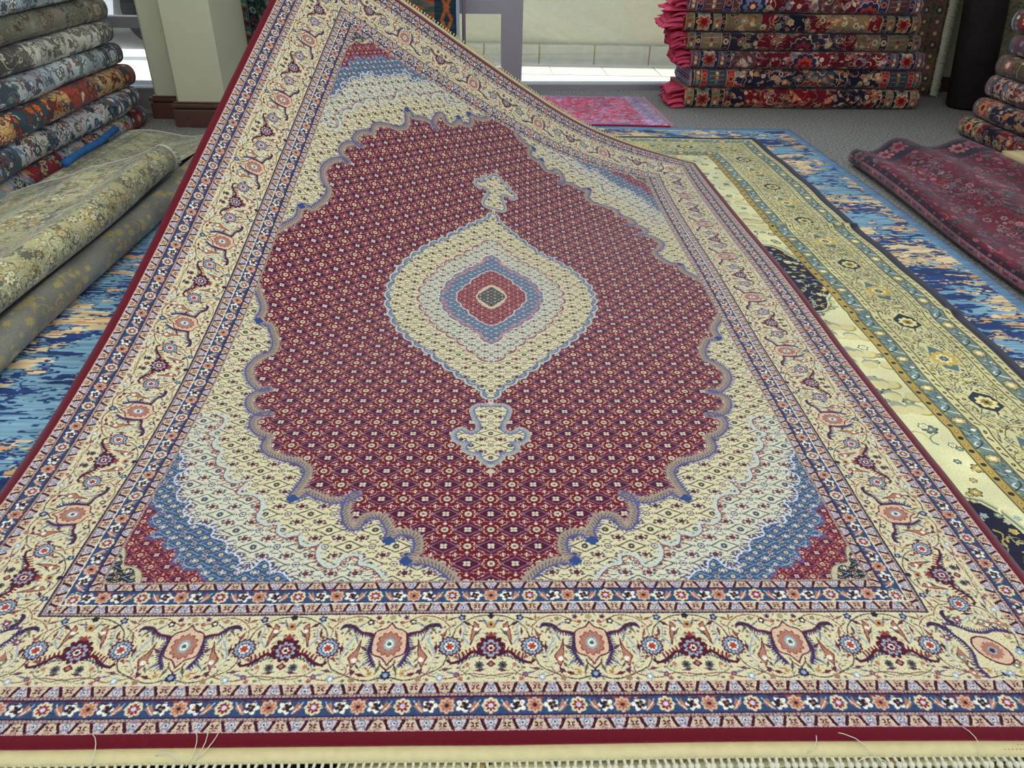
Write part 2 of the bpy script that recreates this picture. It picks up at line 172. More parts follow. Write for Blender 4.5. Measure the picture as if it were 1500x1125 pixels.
    # maroon palmette at half
    t.ros(R, Y(.062), .024, 12, .25, MAROON, rot=math.pi / 12); t.ros(R, Y(.06), .0165, 9, .3, LBLUE); t.ros(R, Y(.06), .0115, 9, .3, c8(110, 24, 44)); t.ros(R, Y(.06), .0065, 6, .3, WHITE); t.ell(R, Y(.06), .0032, .0032, DARK)
    t.poly([(R - .007, Y(.082)), (R, Y(.094)), (R + .007, Y(.082))], c8(140, 50, 50))
    t.ros(R, Y(.106), .008, 6, .3, c8(180, 140, 90)); t.ell(R, Y(.106), .003, .003, MAROON); t.poly([(R - .008, Y(.031)), (R, Y(.038)), (R + .008, Y(.031)), (R, Y(.024))], MAROON); t.ell(R, Y(.031), .0035, .0035, SALMON)
    t.ros(R, Y(.124), .006, 5, .3, DARK)
    fill_gaps(t, CREAM, 90, .0062, [c8(110, 60, 90), GREEN, SALMON, LBLUE, c8(120, 50, 56), c8(80, 90, 90), DARK], 4)
    fill_gaps(t, CREAM, 130, .0036, [c8(110, 80, 90), GREEN, c8(130, 80, 70), c8(90, 100, 110)], 5)
    return t.out()
def tile_guard(L, H):
    t = Cv(L, H, 1500, CREAM2, 2, (True, False))
    t.a[:int(t.a.shape[0] * .22)] = c8(176, 160, 140)
    for i in range(8):
        t.ell(L * (i + .5) / 8, H * .11, L / 40, H * .06, c8(96, 70, 90))
    t.poly([(-L * .27, H * .24), (L * .27, H * .24), (L * .12, H * .98), (-L * .12, H * .98)], c8(196, 184, 178))
    for s in (-1, 1):
        t.line([(s * L * .31, H * .3), (s * L * .17, H * .95)], L * .12, c8(58, 16, 34)); t.line([(s * L * .24, H * .26), (s * L * .4, H * .26)], H * .13, c8(48, 12, 30))
        t.line([(s * L * .37, H * .28), (s * L * .22, H * .98)], L * .02, WHITE)
    t.ros(0, H * .5, H * .27, 6, .3, c8(110, 130, 165)); t.ros(0, H * .5, H * .17, 6, .3, WHITE); t.ell(0, H * .5, H * .08, H * .08, c8(60, 70, 110))
    t.ell(-L * .08, H * .78, H * .09, H * .09, c8(130, 120, 160)); t.ell(L * .08, H * .78, H * .09, H * .09, c8(130, 120, 160))
    t.line([(L * .5 - H * .2, H * .5), (L * .5 + H * .2, H * .76)], H * .1, MAROON); t.line([(L * .5 - H * .2, H * .76), (L * .5 + H * .2, H * .5)], H * .1, MAROON)
    t.line([(L * .4, H * .95), (L * .5, H * .84), (L * .6, H * .95)], H * .07, c8(150, 90, 90)); t.ell(L * .5, H * .63, H * .06, H * .06, WHITE)
    t.line([(0, H * .985), (L, H * .985)], H * .07, c8(90, 90, 140)); t.line([(0, H * .225), (L, H * .225)], H * .05, c8(120, 90, 110))
    return t.out()
def tile_blue(L, H):
    t = Cv(L, H, 1500, BLUE, 2, (True, False))
    for s in (-1, 1):
        x = s * L * .155
        t.poly([(x - s * .005, H * .5), (x + s * .007, H * .16), (x + s * .012, H * .14), (x + s * .008, H * .5), (x + s * .004, H * .82)], SALMON); t.line([(x - s * .004, H * .78), (x + s * .001, H * .5), (x + s * .01, H * .18)], .0016, WHITE)
        x = s * L * .31
        t.ros(x, H * .5, .0125, 5, .45, WHITE, rot=.6 * s); t.ros(x - .002 * s, H * .5, .0075, 4, .5, DARK, rot=.4); t.ell(x + .002, H * .5, .0022, .0022, SALMON)
        t.curve([(s * L * .2, H * .9), (s * L * .33, H * .8), (s * L * .45, H * .92)], .0014, MAROON)
        t.poly([(s * L * .42 - .006, H * .93), (s * L * .42 + .006, H * .93), (s * L * .44, H * .76)], c8(150, 70, 60))
    t.ros(0, H * .5, .0142, 8, .18, CREAM); t.ros(0, H * .5, .0098, 8, .45, c8(130, 30, 46)); t.ell(0, H * .5, .0042, .0042, c8(190, 200, 220))
    t.ros(L / 2, H * .5, .014, 8, .25, c8(204, 172, 146)); t.ros(L / 2, H * .5, .0105, 8, .5, c8(170, 110, 90)); t.ell(L / 2, H * .5, .003, .003, DARK)
    t.line([(0, H * .02), (L, H * .02)], H * .07, NAVY); t.line([(0, H * .975), (L, H * .975)], H * .07, c8(60, 30, 60))
    return t.out()
def herati(bg, kind):
    P, Q = .09, .0457
    t = Cv(P, 2 * Q, 1500, bg, 2, (True, True))
    for (cx, cy) in ((0, 0), (P / 2, Q)):
        fx, fy = cx + P / 2, cy
        if kind == 'red':
            d = [(cx - .0265, cy), (cx, cy + .0165), (cx + .0265, cy), (cx, cy - .0165)]
            t.poly(d, c8(70, 14, 42)); t.line(d + [d[0]], .0024, c8(118, 96, 132))
            t.ros(cx, cy, .0088, 4, .5, c8(204, 196, 178), sy=.95, rot=math.pi / 4); t.ell(cx, cy, .0024, .0024, GREEN)
            for s in (-1, 1):
                t.line([(cx + s * .013, cy + .017), (cx + s * .024, cy + .0105)], .0026, c8(190, 170, 165)); t.line([(cx + s * .013, cy - .017), (cx + s * .024, cy - .0105)], .0026, c8(190, 170, 165))
                t.ell(cx, cy + s * .0225, .0028, .0028, c8(140, 116, 140))
            t.ros(fx, fy, .0082, 8, .2, c8(206, 198, 180)); t.ell(fx, fy, .0038, .0034, c8(96, 106, 100))
            for s in (-1, 1):
                t.line([(fx + s * .018, fy - .0035), (fx + s * .0145, fy), (fx + s * .018, fy + .0035)], .002, c8(196, 176, 160)); t.ell(fx + s * .0215, fy, .0017, .0017, c8(150, 130, 150)); t.line([(cx + s * .006, cy + .0235), (cx + s * .0115, cy + .0205)], .0018, c8(150, 128, 150)); t.line([(cx + s * .006, cy - .0235), (cx + s * .0115, cy - .0205)], .0018, c8(150, 128, 150))
            t.ros(fx, fy + .0168, .004, 4, .3, c8(214, 190, 170)); t.ros(fx, fy - .0168, .004, 4, .3, c8(214, 190, 170))
            for sx in (-1, 1):
                for sy in (-1, 1):
                    t.curve([(fx + sx * .0125, fy + sy * .003), (fx + sx * .0135, fy + sy * .0085), (fx + sx * .0085, fy + sy * .0115)], .0022, c8(206, 186, 166))
                    mx, my = cx + sx * P / 4, cy + sy * Q / 2
                    t.poly([(mx - .0062, my - sx * sy * -.002), (mx + sx * sy * .001, my + .0062), (mx + .0062, my + sx * sy * -.002), (mx - sx * sy * .001, my - .0062)], c8(208, 188, 168))
                    t.line([(mx - .0025, my - .003), (mx - .0025, my + .003)], .0015, bg); t.line([(mx + .0025, my - .003), (mx + .0025, my + .003)], .0015, bg)
                    t.ell(mx + .0095, my + .001, .0018, .0018, c8(190, 165, 160)); t.ell(mx - .0095, my - .001, .0018, .0018, c8(190, 165, 160)); t.line([(mx - .003, my + .0095), (mx + .003, my + .0085)], .002, c8(60, 50, 90)); t.line([(mx - .003, my - .0095), (mx + .003, my - .0085)], .002, c8(60, 50, 90))
        else:
            if kind == 'cream': o, fl, lf, dt = c8(52, 62, 62), c8(88, 78, 104), c8(76, 26, 40), c8(60, 62, 58)
            elif kind == 'pale': o, fl, lf, dt = c8(66, 84, 92), c8(70, 84, 110), c8(96, 34, 44), c8(60, 70, 90)
            else: o, fl, lf, dt = c8(128, 168, 180), c8(216, 206, 180), c8(60, 30, 62), c8(206, 190, 150)
            d = smooth([(cx - .026, cy), (cx - .012, cy + .008), (cx, cy + .015), (cx + .012, cy + .008), (cx + .026, cy), (cx + .012, cy - .008), (cx, cy - .015), (cx - .012, cy - .008), (cx - .026, cy)], 3)
            t.line(d, .0024, o); t.ros(cx, cy, .0072, 8, .2, dt); t.ell(cx, cy, .002, .002, bg)
            t.ros(fx, fy, .0082, 6, .25, fl); t.ros(fx, fy, .0058, 6, .25, bg); t.ell(fx, fy, .0024, .0024, fl if kind != 'blue' else c8(190, 110, 70))
            for s in (-1, 1):
                t.line([(fx + s * .0135, fy - .003), (fx + s * .0115, fy), (fx + s * .0135, fy + .003)], .0016, o); t.line([(fx + s * .0175, fy - .002), (fx + s * .016, fy), (fx + s * .0175, fy + .002)], .0014, o)
                t.line([(fx - .006, fy + s * .0165), (fx + .006, fy + s * .0165)], .0016, dt)
                for sy in (-1, 1):
                    mx, my = cx + s * P / 4, cy + sy * Q / 2
                    t.ros(mx, my, .0066, 5, .4, lf if kind != 'blue' else c8(220, 212, 190)); t.ell(mx + .0012, my, .0018, .0018, o)
                    t.curve([(mx + s * .008, my - sy * .005), (mx + s * .0115, my), (mx + s * .008, my + sy * .0055)], .0026, fl)
                    t.line([(cx + s * .0085, cy + sy * .0185), (cx + s * .013, cy + sy * .0165)], .0022, lf); t.line([(fx + s * .006, fy + sy * .011), (fx + s * .0105, fy + sy * .0135)], .0022, dt); t.ell(mx - s * .008, my + sy * .002, .0018, .0018, o); t.line([(mx - .002, my - sy * .009), (mx + .004, my - sy * .0085)], .0019, fl)
    return t.out()
def arc_walk(pts, step):
    o = []; acc = 0
    for (ax, ay), (bx, by) in zip(pts[:-1], pts[1:]):
        l = math.hypot(bx - ax, by - ay); 
        while acc < l:
            t = acc / l; o.append((ax + (bx - ax) * t, ay + (by - ay) * t, (bx - ax) / (l + 1e-9), (by - ay) / (l + 1e-9))); acc += step
        acc -= l
    return o
def scallop(pts, n=6, k=.28, cx=0, cy=0):
    """outward bumps between the cusps"""
    o = []
    for (ax, ay), (bx, by) in zip(pts[:-1], pts[1:]):
        dx, dy = bx - ax, by - ay; l = math.hypot(dx, dy); nx, ny = dy / l, -dx / l
        if nx * ((ax + bx) / 2 - cx) + ny * ((ay + by) / 2 - cy) < 0: nx, ny = -nx, -ny
        for i in range(n):
            t = i / n; h = math.sin(math.pi * t) ** .7 * k * l
            o.append((ax + dx * t + nx * h, ay + dy * t + ny * h))
    o.append(pts[-1]); return o
def paint_tabriz(ppm=1400):
    W, H = 1.0, 1.5
    q = Cv(W, H, ppm, CREAM, 1)
    ny, nx = q.a.shape[:2]
    A, B = np.meshgrid((np.arange(nx) + .5) / ppm, (np.arange(ny) + .5) / ppm)
    TR, TC, TP, TB = herati(RED, 'red'), herati(CREAM, 'cream'), herati(c8(202, 204, 184), 'pale'), herati(c8(58, 82, 122), 'blue')
    P, Q2 = .09, .0914
    S = lambda T, k=1: samp(T, P * k, Q2 * k, 1 - A, 1.5 - B)
    img = S(TC); sr, sp, sb, sc = S(TR), S(TP), S(TB, .66), S(TR, .66)
    cl = {k: [tuple(p) for p in v] for k, v in SH.items()}
    red = smooth(cl['RED'], 3)
    m = inpoly(red + [(.2, 1.384), (.2, 1.6), (1.1, 1.6), (1.1, .2), (.936, .2)], A, B)
    mid = smooth(cl['MID'], 3); pale = inpoly(mid + [(.2, .844), (.2, .2), (.808, .2)], A, B)
    img[pale] = sp[pale]; img[m] = sr[m]
    blue = smooth(cl['BLUE'], 3); mb = inpoly(blue + [(.2, .715), (.2, .2), (.64, .2)], A, B); img[mb] = sb[mb]
    crd = smooth(cl['CRED'], 3); mc = inpoly(crd + [(.2, .6), (.2, .2), (.49, .2)], A, B); img[mc] = sc[mc] * .9 + .1 * c8(170, 40, 50)
    ccr = smooth(cl['CCR'], 3); mm = inpoly(ccr + [(.2, .42), (.2, .2), (.373, .2)], A, B); img[mm] = c8(186, 180, 152)
    blk = smooth(cl['BLK'], 3); mk = inpoly(blk + [(.2, .407), (.2, .2), (.363, .2)], A, B); TK = herati(c8(40, 34, 46), 'blue'); img[mk] = samp(TK, P / 1.6, Q2 / 1.6, 1 - A, 1.5 - B)[mk]
    q.a[:] = img
    def feather(pts, side, w, c1, c2, step=.009, ln=.016):
        q.line(pts, w, c1)
        for (x, y, tx, ty) in arc_walk(pts, step):
            nx_, ny_ = -ty * side, tx * side
            q.line([(x, y), (x + nx_ * ln + tx * ln * .7, y + ny_ * ln + ty * ln * .7)], .0035, c2, .001)
    # edge of the red field: grey-olive leaf band inside, violet-blue feathering outside
    q.line([(x, y) for x, y in red], .017, c8(150, 142, 130))
    for (x, y, tx, ty) in arc_walk(red, .008):
        q.line([(x - ty * .008, y + tx * .008), (x + ty * .002 + tx * .008, y - tx * .002 + ty * .008)], .002, c8(90, 76, 84))
        q.line([(x + ty * .009, y - tx * .009), (x + ty * .013 + tx * .004, y - tx * .013 + ty * .004)], .0025, c8(168, 150, 140))
    off = [(x - ty * .0095, y + tx * .0095) for (x, y, tx, ty) in arc_walk(red, .004)]
    q.line(off, .0042, c8(82, 84, 140))
    for (x, y, tx, ty) in arc_walk(off, .0075):
        q.line([(x, y), (x - ty * .01 + tx * .006, y + tx * .01 + ty * .006)], .004, c8(86, 88, 140), .001)
    for (x, y) in [(.593, .541), (.842, .364), (.804, .418), (.346, 1.237)]: q.ros(x, y, .0125, 4, .3, c8(44, 70, 128))
    # pale contour with red ticks
    q.line(mid, .007, c8(186, 200, 198)); off = [(x - ty * .005, y + tx * .005) for (x, y, tx, ty) in arc_walk(mid, .004)]
    q.line(off, .0016, c8(70, 60, 60))
    for (x, y, tx, ty) in arc_walk(off, .009): q.line([(x, y), (x - ty * .011 + tx * .006, y + tx * .011 + ty * .006)], .0028, c8(150, 70, 60), .001)
    for (x, y, tx, ty) in arc_walk(mid, .009): q.line([(x, y), (x + ty * .014 - tx * .006, y - tx * .014 - ty * .006)], .0022, c8(170, 190, 192), .001)
    q.line(blue, .0048, c8(190, 205, 222))
    for (x, y, tx, ty) in arc_walk(blue, .01): q.line([(x + ty * .002, y - tx * .002), (x + ty * .015 - tx * .005, y - tx * .015 - ty * .005)], .0036, c8(78, 66, 110), .001)
    q.line(crd, .0042, c8(96, 84, 130)); q.line([(x + .006, y + .006) for x, y in crd], .0015, c8(150, 170, 200))
    q.line(ccr, .002, c8(110, 110, 96)); 
    # medallion
    cx, cy = 1.0, 1.5
    def med(key, k=.28): return [(cx - x, cy - y) for x, y in scallop(SH[key], 6, k)]
    for key, T, sc, edge, ew, lin in (('M1', TC, 1, c8(176, 186, 182), .0125, c8(84, 104, 140)), ('M2', TP, .8, c8(205, 200, 180), .004, c8(120, 66, 76)), ('M3', TB, .62, c8(205, 200, 190), .004, c8(110, 110, 150)), ('M4', TR, .62, c8(200, 206, 200), .005, c8(90, 110, 140)), ('M5', None, 1, c8(200, 190, 165), .004, c8(140, 120, 110)), ('M6', None, .5, c8(60, 60, 70), .002, c8(40, 40, 50))):
        pts = med(key, .28 if key in ('M1', 'M2') else .15)
        full = pts + [(cx + .1, pts[-1][1]), (cx + .1, pts[0][1])]
        full = [(cx, pts[0][1] - 0)] + pts + [(pts[-1][0], cy + .1), (cx + .1, cy + .1), (cx + .1, pts[0][1])]
        mk = inpoly(full, A, B)
        q.line(pts, ew + .004, edge) if key == 'M1' else None
        if T is not None: v = samp(T, P * sc, Q2 * sc, 1 - A, 1.5 - B)[mk]
        elif key == 'M5': v = c8(196, 184, 160)
        else: v = samp(TK, P / 2, Q2 / 2, 1 - A, 1.5 - B)[mk]
        if key == 'M3': v = v * .8 + .2 * c8(130, 150, 180)
        if key == 'M4': v = v * .75 + .25 * c8(176, 90, 84)
        q.a[mk] = v
        if key == 'M1':
            q.line(pts, .0045, lin)
            for i in range(0, len(SH[key]) - 1):
                seg = pts[i * 6 + 1:i * 6 + 5]; q.line([(x + (cx - x) * .02, y + (cy - y) * .02) for x, y in seg], .006, c8(100, 122, 160))
        elif key == 'M2':
            q.line(pts, .003, edge); q.line([(x + (cx - x) * .02, y + (cy - y) * .012) for x, y in pts], .0028, lin)
            for i in range(0, len(SH[key]) - 1):
                seg = pts[i * 6 + 1:i * 6 + 5]; q.line([(x + (cx - x) * .025, y + (cy - y) * .02) for x, y in seg], .006, c8(140, 84, 90))
        else: q.line(pts, .0035, edge)
        if key == 'M3':
            for (x, y, tx, ty) in arc_walk(pts, .022): q.ell(x + (cx - x) * .08, y + (cy - y) * .06, .008, .006, c8(176, 124, 130), math.atan2(ty, tx))
    # pendant
    pen = [(1 - x, y) for x, y in SH['PEN']]; pen = smooth(pen, 3)
    mk = inpoly(pen + [(1.1, pen[-1][1]), (1.1, pen[0][1])], A, B)
    q.line(pen, .024, c8(166, 170, 160))
    for (x, y, tx, ty) in arc_walk(pen, .007): q.line([(x - ty * .011, y + tx * .011), (x - ty * .017, y + tx * .017)], .003, c8(176, 174, 160))
    q.a[mk] = S(TC)[mk]; q.line(pen, .0042, c8(96, 112, 160))
    for (x, y, tx, ty) in arc_walk(pen, .006): q.line([(x, y), (x + ty * .008, y - tx * .008)], .0025, c8(110, 122, 160))
    q.ros(1, .628, .011, 4, .4, c8(190, 180, 165)); q.ros(1, .896, .009, 4, .4, c8(190, 180, 165))
    # borders
    ed = [0, .021, .044, .077, .1005, .231, .2555, .288, .308]
    Bc = np.interp(B, [0, .022, .046, .078, .103, .240, .264, .296, .316, 1.5], ed + [1.5])
    D = np.minimum(A, Bc); side = A < Bc
    Ls, Le = .335, .336
    al = np.where(side, 1.5 - B, 1 - A)
    G, Bl = tile_guard(.048, .0235), tile_blue(.1345, .0325); Mn = tile_main(Ls, ed[5] - ed[4])
    def band(k, T, L, offs=0, flip=False, half=0):
        mk = (D >= ed[k]) & (D < ed[k + 1])
        y = (D[mk] - ed[k]) / (ed[k + 1] - ed[k]); y = np.clip(1 - y if flip else y, 0, .9999)
        x = al[mk] + offs + (np.where(side[mk], 0, half))
        ny_, nx_ = T.shape[:2]
        q.a[mk] = T[(y * ny_).astype(int), (np.floor((x / L) % 1 * nx_)).astype(int) % nx_]
    mk = D < ed[1]; q.a[mk] = c8(94, 17, 30)
    band(1, G, .048, flip=True); band(2, Bl, .1345); band(3, G, .048); band(4, Mn, Ls, half=Ls / 2); band(5, G, .048); band(6, Bl, .1356, offs=0, half=.0672); band(7, G, .048, flip=True)
    # shared corner of the borders: diagonal palmette and corner rosettes
    for (r, c) in ((.0605, 1), (.2718, 1)):
        q.ros(r, r + (.004 if r > .2 else .001), .0165, 8, .1, BLUE); q.ros(r, r + (.004 if r > .2 else .001), .0142, 8, .18, CREAM); q.ros(r, r + (.004 if r > .2 else .001), .0098, 8, .45, c8(130, 30, 46)); q.ell(r, r + .003, .0042, .0042, c8(190, 200, 220))
    c = .166
    q.ell(c, c, .055, .045, CREAM, math.pi / 4)
    for f_ in (lambda x, y: (c + x, c + y), lambda x, y: (c + y, c + x)):
        arm = [f_(*v) for v in [(-.058, .03), (-.035, .036), (-.012, .03), (.012, .034), (.028, .044), (.05, .05)]]
        q.curve(arm, .0062, PURP, .004); ar = smooth(arm, 5)
        for i in range(1, len(ar) - 2):
            dx, dy = ar[i + 1][0] - ar[i][0], ar[i + 1][1] - ar[i][1]; l = math.hypot(dx, dy) + 1e-9; s_ = 1 if f_(1, 0)[0] > c + .5 else -1
            q.line([ar[i], (ar[i][0] - dy / l * .009 * s_, ar[i][1] + dx / l * .009 * s_)], .003, NAVY, .001)
    for (x, y, cc) in [(-.05, .05, SALMON), (-.02, .054, GREEN), (.05, -.05, SALMON), (.054, -.02, GREEN), (-.05, -.01, LBLUE), (-.01, -.05, LBLUE), (-.05, -.048, NAVY), (.02, .058, c8(110, 60, 90)), (.058, .02, c8(110, 60, 90)), (-.034, -.03, c8(120, 50, 56)), (-.03, -.036, GREEN)]:
        q.ros(c + x, c + y, .0075, 6, .35, cc); q.ell(c + x, c + y, .0025, .0025, WHITE)
    q.ell(c - .006, c - .006, .034, .024, MAROON, math.pi / 4); q.ell(c - .006, c - .006, .031, .021, c8(206, 180, 156), math.pi / 4); q.ros(c - .006, c - .006, .018, 12, .2, SALMON); q.ell(c - .006, c - .006, .008, .008, LBLUE); q.ros(c - .006, c - .006, .005, 5, .3, MAROON)
    for k, w, cc in ((1, .0016, c8(200, 180, 180)), (2, .0018, c8(60, 24, 60)), (3, .0018, c8(60, 24, 60)), (4, .0018, c8(206, 196, 170)), (5, .0032, c8(34, 32, 66)), (6, .0018, WHITE), (7, .0022, NAVY)):
        mk = np.abs(D - ed[k]) < w / 2; q.a[mk] = cc
    rng = np.random.default_rng(5)
    g = 1 + (rng.random((ny, nx, 1)).astype(np.float32) - .5) * .16
    sp_ = np.repeat(np.repeat(rng.random((ny // 2 + 1, nx // 2 + 1)), 2, 0), 2, 1)[:ny, :nx, None]; g = np.where((sp_ < .05) & (D[..., None] > ed[1]), g * .66, g).astype(np.float32)
    ji = np.clip(np.arange(nx)[None] + rng.integers(-1, 2, (ny, nx)), 0, nx - 1); jj = np.clip(np.arange(ny)[:, None] + rng.integers(-1, 2, (ny, nx)), 0, ny - 1)
    return np.clip(q.a[jj, ji] * g, 0, 1)
# ---------------------------------------------------------------- other patterns
def paint_yellow(w=1.184, h=3.95, ppm=720):
    """half of the cream and gold floral carpet"""
    cr, gold, teal, nv = c8(200, 198, 150), c8(172, 154, 84), c8(104, 130, 128), c8(30, 32, 52)
    q = Cv(w, h, ppm, c8(214, 216, 172), 1); ny, nx = q.a.shape[:2]
    A, B = np.meshgrid((np.arange(nx) + .5) / ppm, (np.arange(ny) + .5) / ppm)
    rng = random.Random(3)
    # field: cream and ivory grounds with navy cartouches and gold-green cloud scrolls
    NAVYP = [(.52, 2.1, .17, .29), (.52, .5, .165, .47), (.85, 1.4, .25, .3), (.9, 3.0, .3, .4)]
    for (x, y, rx, ry) in NAVYP:
        pts = []
        for i in range(49):
            t = i / 48 * 2 * math.pi; r = 1 + .1 * abs(math.sin(t * 5))
            pts.append((x + rx * r * math.cos(t), y + ry * r * math.sin(t)))
        q.poly(pts, nv); q.line(pts, .02, cr); q.line(pts, .006, teal)
    for i in range(900):
        x, y = rng.uniform(.37, w), rng.uniform(.35, h); r = rng.uniform(.008, .02)
        c = rng.choice([gold, teal, c8(190, 170, 110), c8(120, 140, 120), c8(226, 224, 190), c8(60, 80, 90)])
        if rng.random() < .55:
            q.ros(x, y, r, 6, .35, c8(40, 50, 60)); q.ros(x, y, r * .8, 6, .35, c); q.ell(x, y, r * .3, r * .3, cr)
        else:
            a = rng.uniform(0, 6.28); pts = [(x + r * 2.2 * k * math.cos(a + k * 2), y + r * 2.2 * k * math.sin(a + k * 2)) for k in (.2, .5, .8, 1.1)]
            q.curve(pts, .006, c, .002, 4)
    for y in [1.28, 1.34, 1.4, 1.5, 1.56, 1.66, 1.72, 2.55, 2.62, 2.7, 2.84, 2.9]:   # clouds of scrolls along the border
        for s in range(3):
            x = .385 + .034 * s + .02 * math.sin(y * 37 + s); q.ell(x, y + .012 * s, .026 - .004 * s, .022, c8(150, 160, 140) if s else gold); q.ell(x + .002, y + .004, .022, .02, c8(205, 200, 150))
    for i in range(230):
        x, y = rng.uniform(.36, .52), rng.choice([rng.uniform(1.85, 2.35), rng.uniform(.2, .9)]); a = rng.uniform(0, 6.28); c = rng.choice([c8(200, 190, 130), c8(180, 180, 150), c8(150, 170, 170), gold])
        if rng.random() < .5: q.ros(x, y, .009, 5, .4, c)
        else: q.curve([(x, y), (x + .015 * math.cos(a), y + .015 * math.sin(a)), (x + .03 * math.cos(a + .8), y + .03 * math.sin(a + .8))], .006, c, .001, 3)
    ed = [0, .033, .058, .102, .124, .269, .294, .338, .363]
    B2 = np.minimum(B, h - B); D = np.minimum(A, B2); side = A < B2; al = np.where(side, B, A)
    def tile(L, H, bg, k):
        t = Cv(L, H, 900, bg, 2, (True, False))
        if k == 'dots':
            t.poly([(L * .15, H * .3), (L * .45, H * .7), (L * .5, H * .55), (L * .25, H * .25)], c8(30, 30, 40)); t.ell(L * .75, H * .5, L * .1, H * .17, c8(50, 45, 40)); t.ell(L * .75, H * .5, L * .05, H * .09, gold)
        if k == 'gold':
            t.ell(L * .3, H * .5, L * .13, H * .25, c8(40, 40, 50)); t.ell(L * .75, H * .5, L * .1, H * .2, c8(150, 90, 40)); t.ell(L * .75, H * .5, L * .05, H * .1, c8(220, 210, 160))
        if k == 'teal':
            t.ros(L * .25, H * .5, H * .48, 8, .3, c8(50, 70, 80)); t.ros(L * .25, H * .5, H * .4, 8, .3, c8(196, 176, 110)); t.ros(L * .25, H * .5, H * .2, 5, .3, c8(230, 226, 190))
            t.curve([(L * .45, H * .1), (L * .6, H * .8), (L * .75, H * .3), (L * .92, H * .9)], H * .14, c8(205, 215, 200), H * .05); t.curve([(L * .5, H * .9), (L * .65, H * .3), (L * .85, H * .6)], H * .08, c8(36, 48, 60)); t.ros(L * .72, H * .5, H * .22, 5, .4, c8(120, 150, 160)); t.ell(L * .95, H * .3, .005, .005, c8(230, 226, 200))
        if k == 'main':
            for i, x in enumerate((.0, .5)):
                X = L * x
                for s in (-1, 1):
                    t.curve([(X, H * .5), (X + s * L * .12, H * .8), (X + s * L * .25, H * .62), (X + s * L * .3, H * .3), (X + s * L * .5, H * .2)], .0028, c8(90, 90, 60)); t.curve([(X, H * .3), (X + s * L * .15, H * .12), (X + s * L * .3, H * .2)], .0025, c8(110, 110, 70))
                    for (a, b, r, c) in ((.13, .78, .012, teal), (.2, .36, .014, c8(60, 70, 60)), (.26, .68, .012, gold), (.1, .15, .01, c8(70, 70, 60)), (.3, .25, .012, c8(140, 150, 130)), (.24, .9, .008, c8(60, 60, 50)), (.33, .5, .007, teal)):
                        t.ros(X + s * L * a, H * b, r, 6, .35, c8(50, 50, 44)); t.ros(X + s * L * a, H * b, r * .75, 6, .35, c8(200, 200, 160)); t.ell(X + s * L * a, H * b, r * .35, r * .35, c)
                if i == 0:
                    t.poly([(X - .045, H * .5), (X - .025, H * .72), (X + .02, H * .76), (X + .05, H * .55), (X + .03, H * .3), (X - .02, H * .26)], c8(40, 52, 62)); t.ros(X, H * .5, .03, 8, .25, c8(214, 208, 150)); t.ros(X, H * .5, .017, 8, .4, c8(140, 120, 60)); t.ell(X, H * .5, .005, .005, nv)
                else:
                    t.poly([(X - .07, H * .42), (X - .02, H * .3), (X + .04, H * .4), (X + .075, H * .6), (X + .02, H * .72), (X - .05, H * .64)], c8(84, 110, 118)); t.ros(X, H * .5, .042, 10, .2, c8(190, 168, 84)); t.ros(X, H * .5, .026, 8, .35, c8(224, 220, 170)); t.ros(X, H * .5, .016, 8, .45, c8(60, 90, 110)); t.ell(X, H * .5, .005, .005, gold)
        if k == 'main': fill_gaps(t, bg, 150, .0085, [c8(70, 72, 60), teal, gold, c8(130, 140, 120), c8(60, 60, 50), c8(120, 110, 60)], 8, False); fill_gaps(t, bg, 260, .0045, [c8(90, 90, 70), c8(120, 130, 110), gold], 9, False)
        if k == 'teal': fill_gaps(t, bg, 60, .006, [c8(190, 196, 170), c8(50, 70, 80), c8(130, 150, 150), gold], 8, False)
        return t.out()
    spec = [(0, None, nv, 1), (1, tile(.06, .031, cr, 'dots'), cr, .06), (2, tile(.17, .054, teal, 'teal'), teal, .17), (3, tile(.06, .034, cr, 'dots'), cr, .06), (4, tile(.44, .155, cr, 'main'), cr, .44), (5, tile(.06, .028, cr, 'dots'), cr, .06), (6, tile(.15, .038, teal, 'teal'), teal, .15), (7, tile(.05, .029, gold, 'gold'), gold, .05)]
    for k, T, bg, L in spec:
        m = (D >= ed[k]) & (D < ed[k + 1])
        if T is None: q.a[m] = bg; continue
        y = np.clip((D[m] - ed[k]) / (ed[k + 1] - ed[k]), 0, .999); n1, n2 = T.shape[:2]
        q.a[m] = T[(y * n1).astype(int), (al[m] / L % 1 * n2).astype(int) % n2]
    for k in range(1, 9): q.a[np.abs(D - ed[k]) < .002] = c8(96, 92, 60)
    r = np.random.default_rng(2)
    return q.a * (1 + (r.random((ny, nx, 1)) - .5) * .14) * (.93 + .14 * vnoise(ny, nx, 70, 70, r)[..., None])
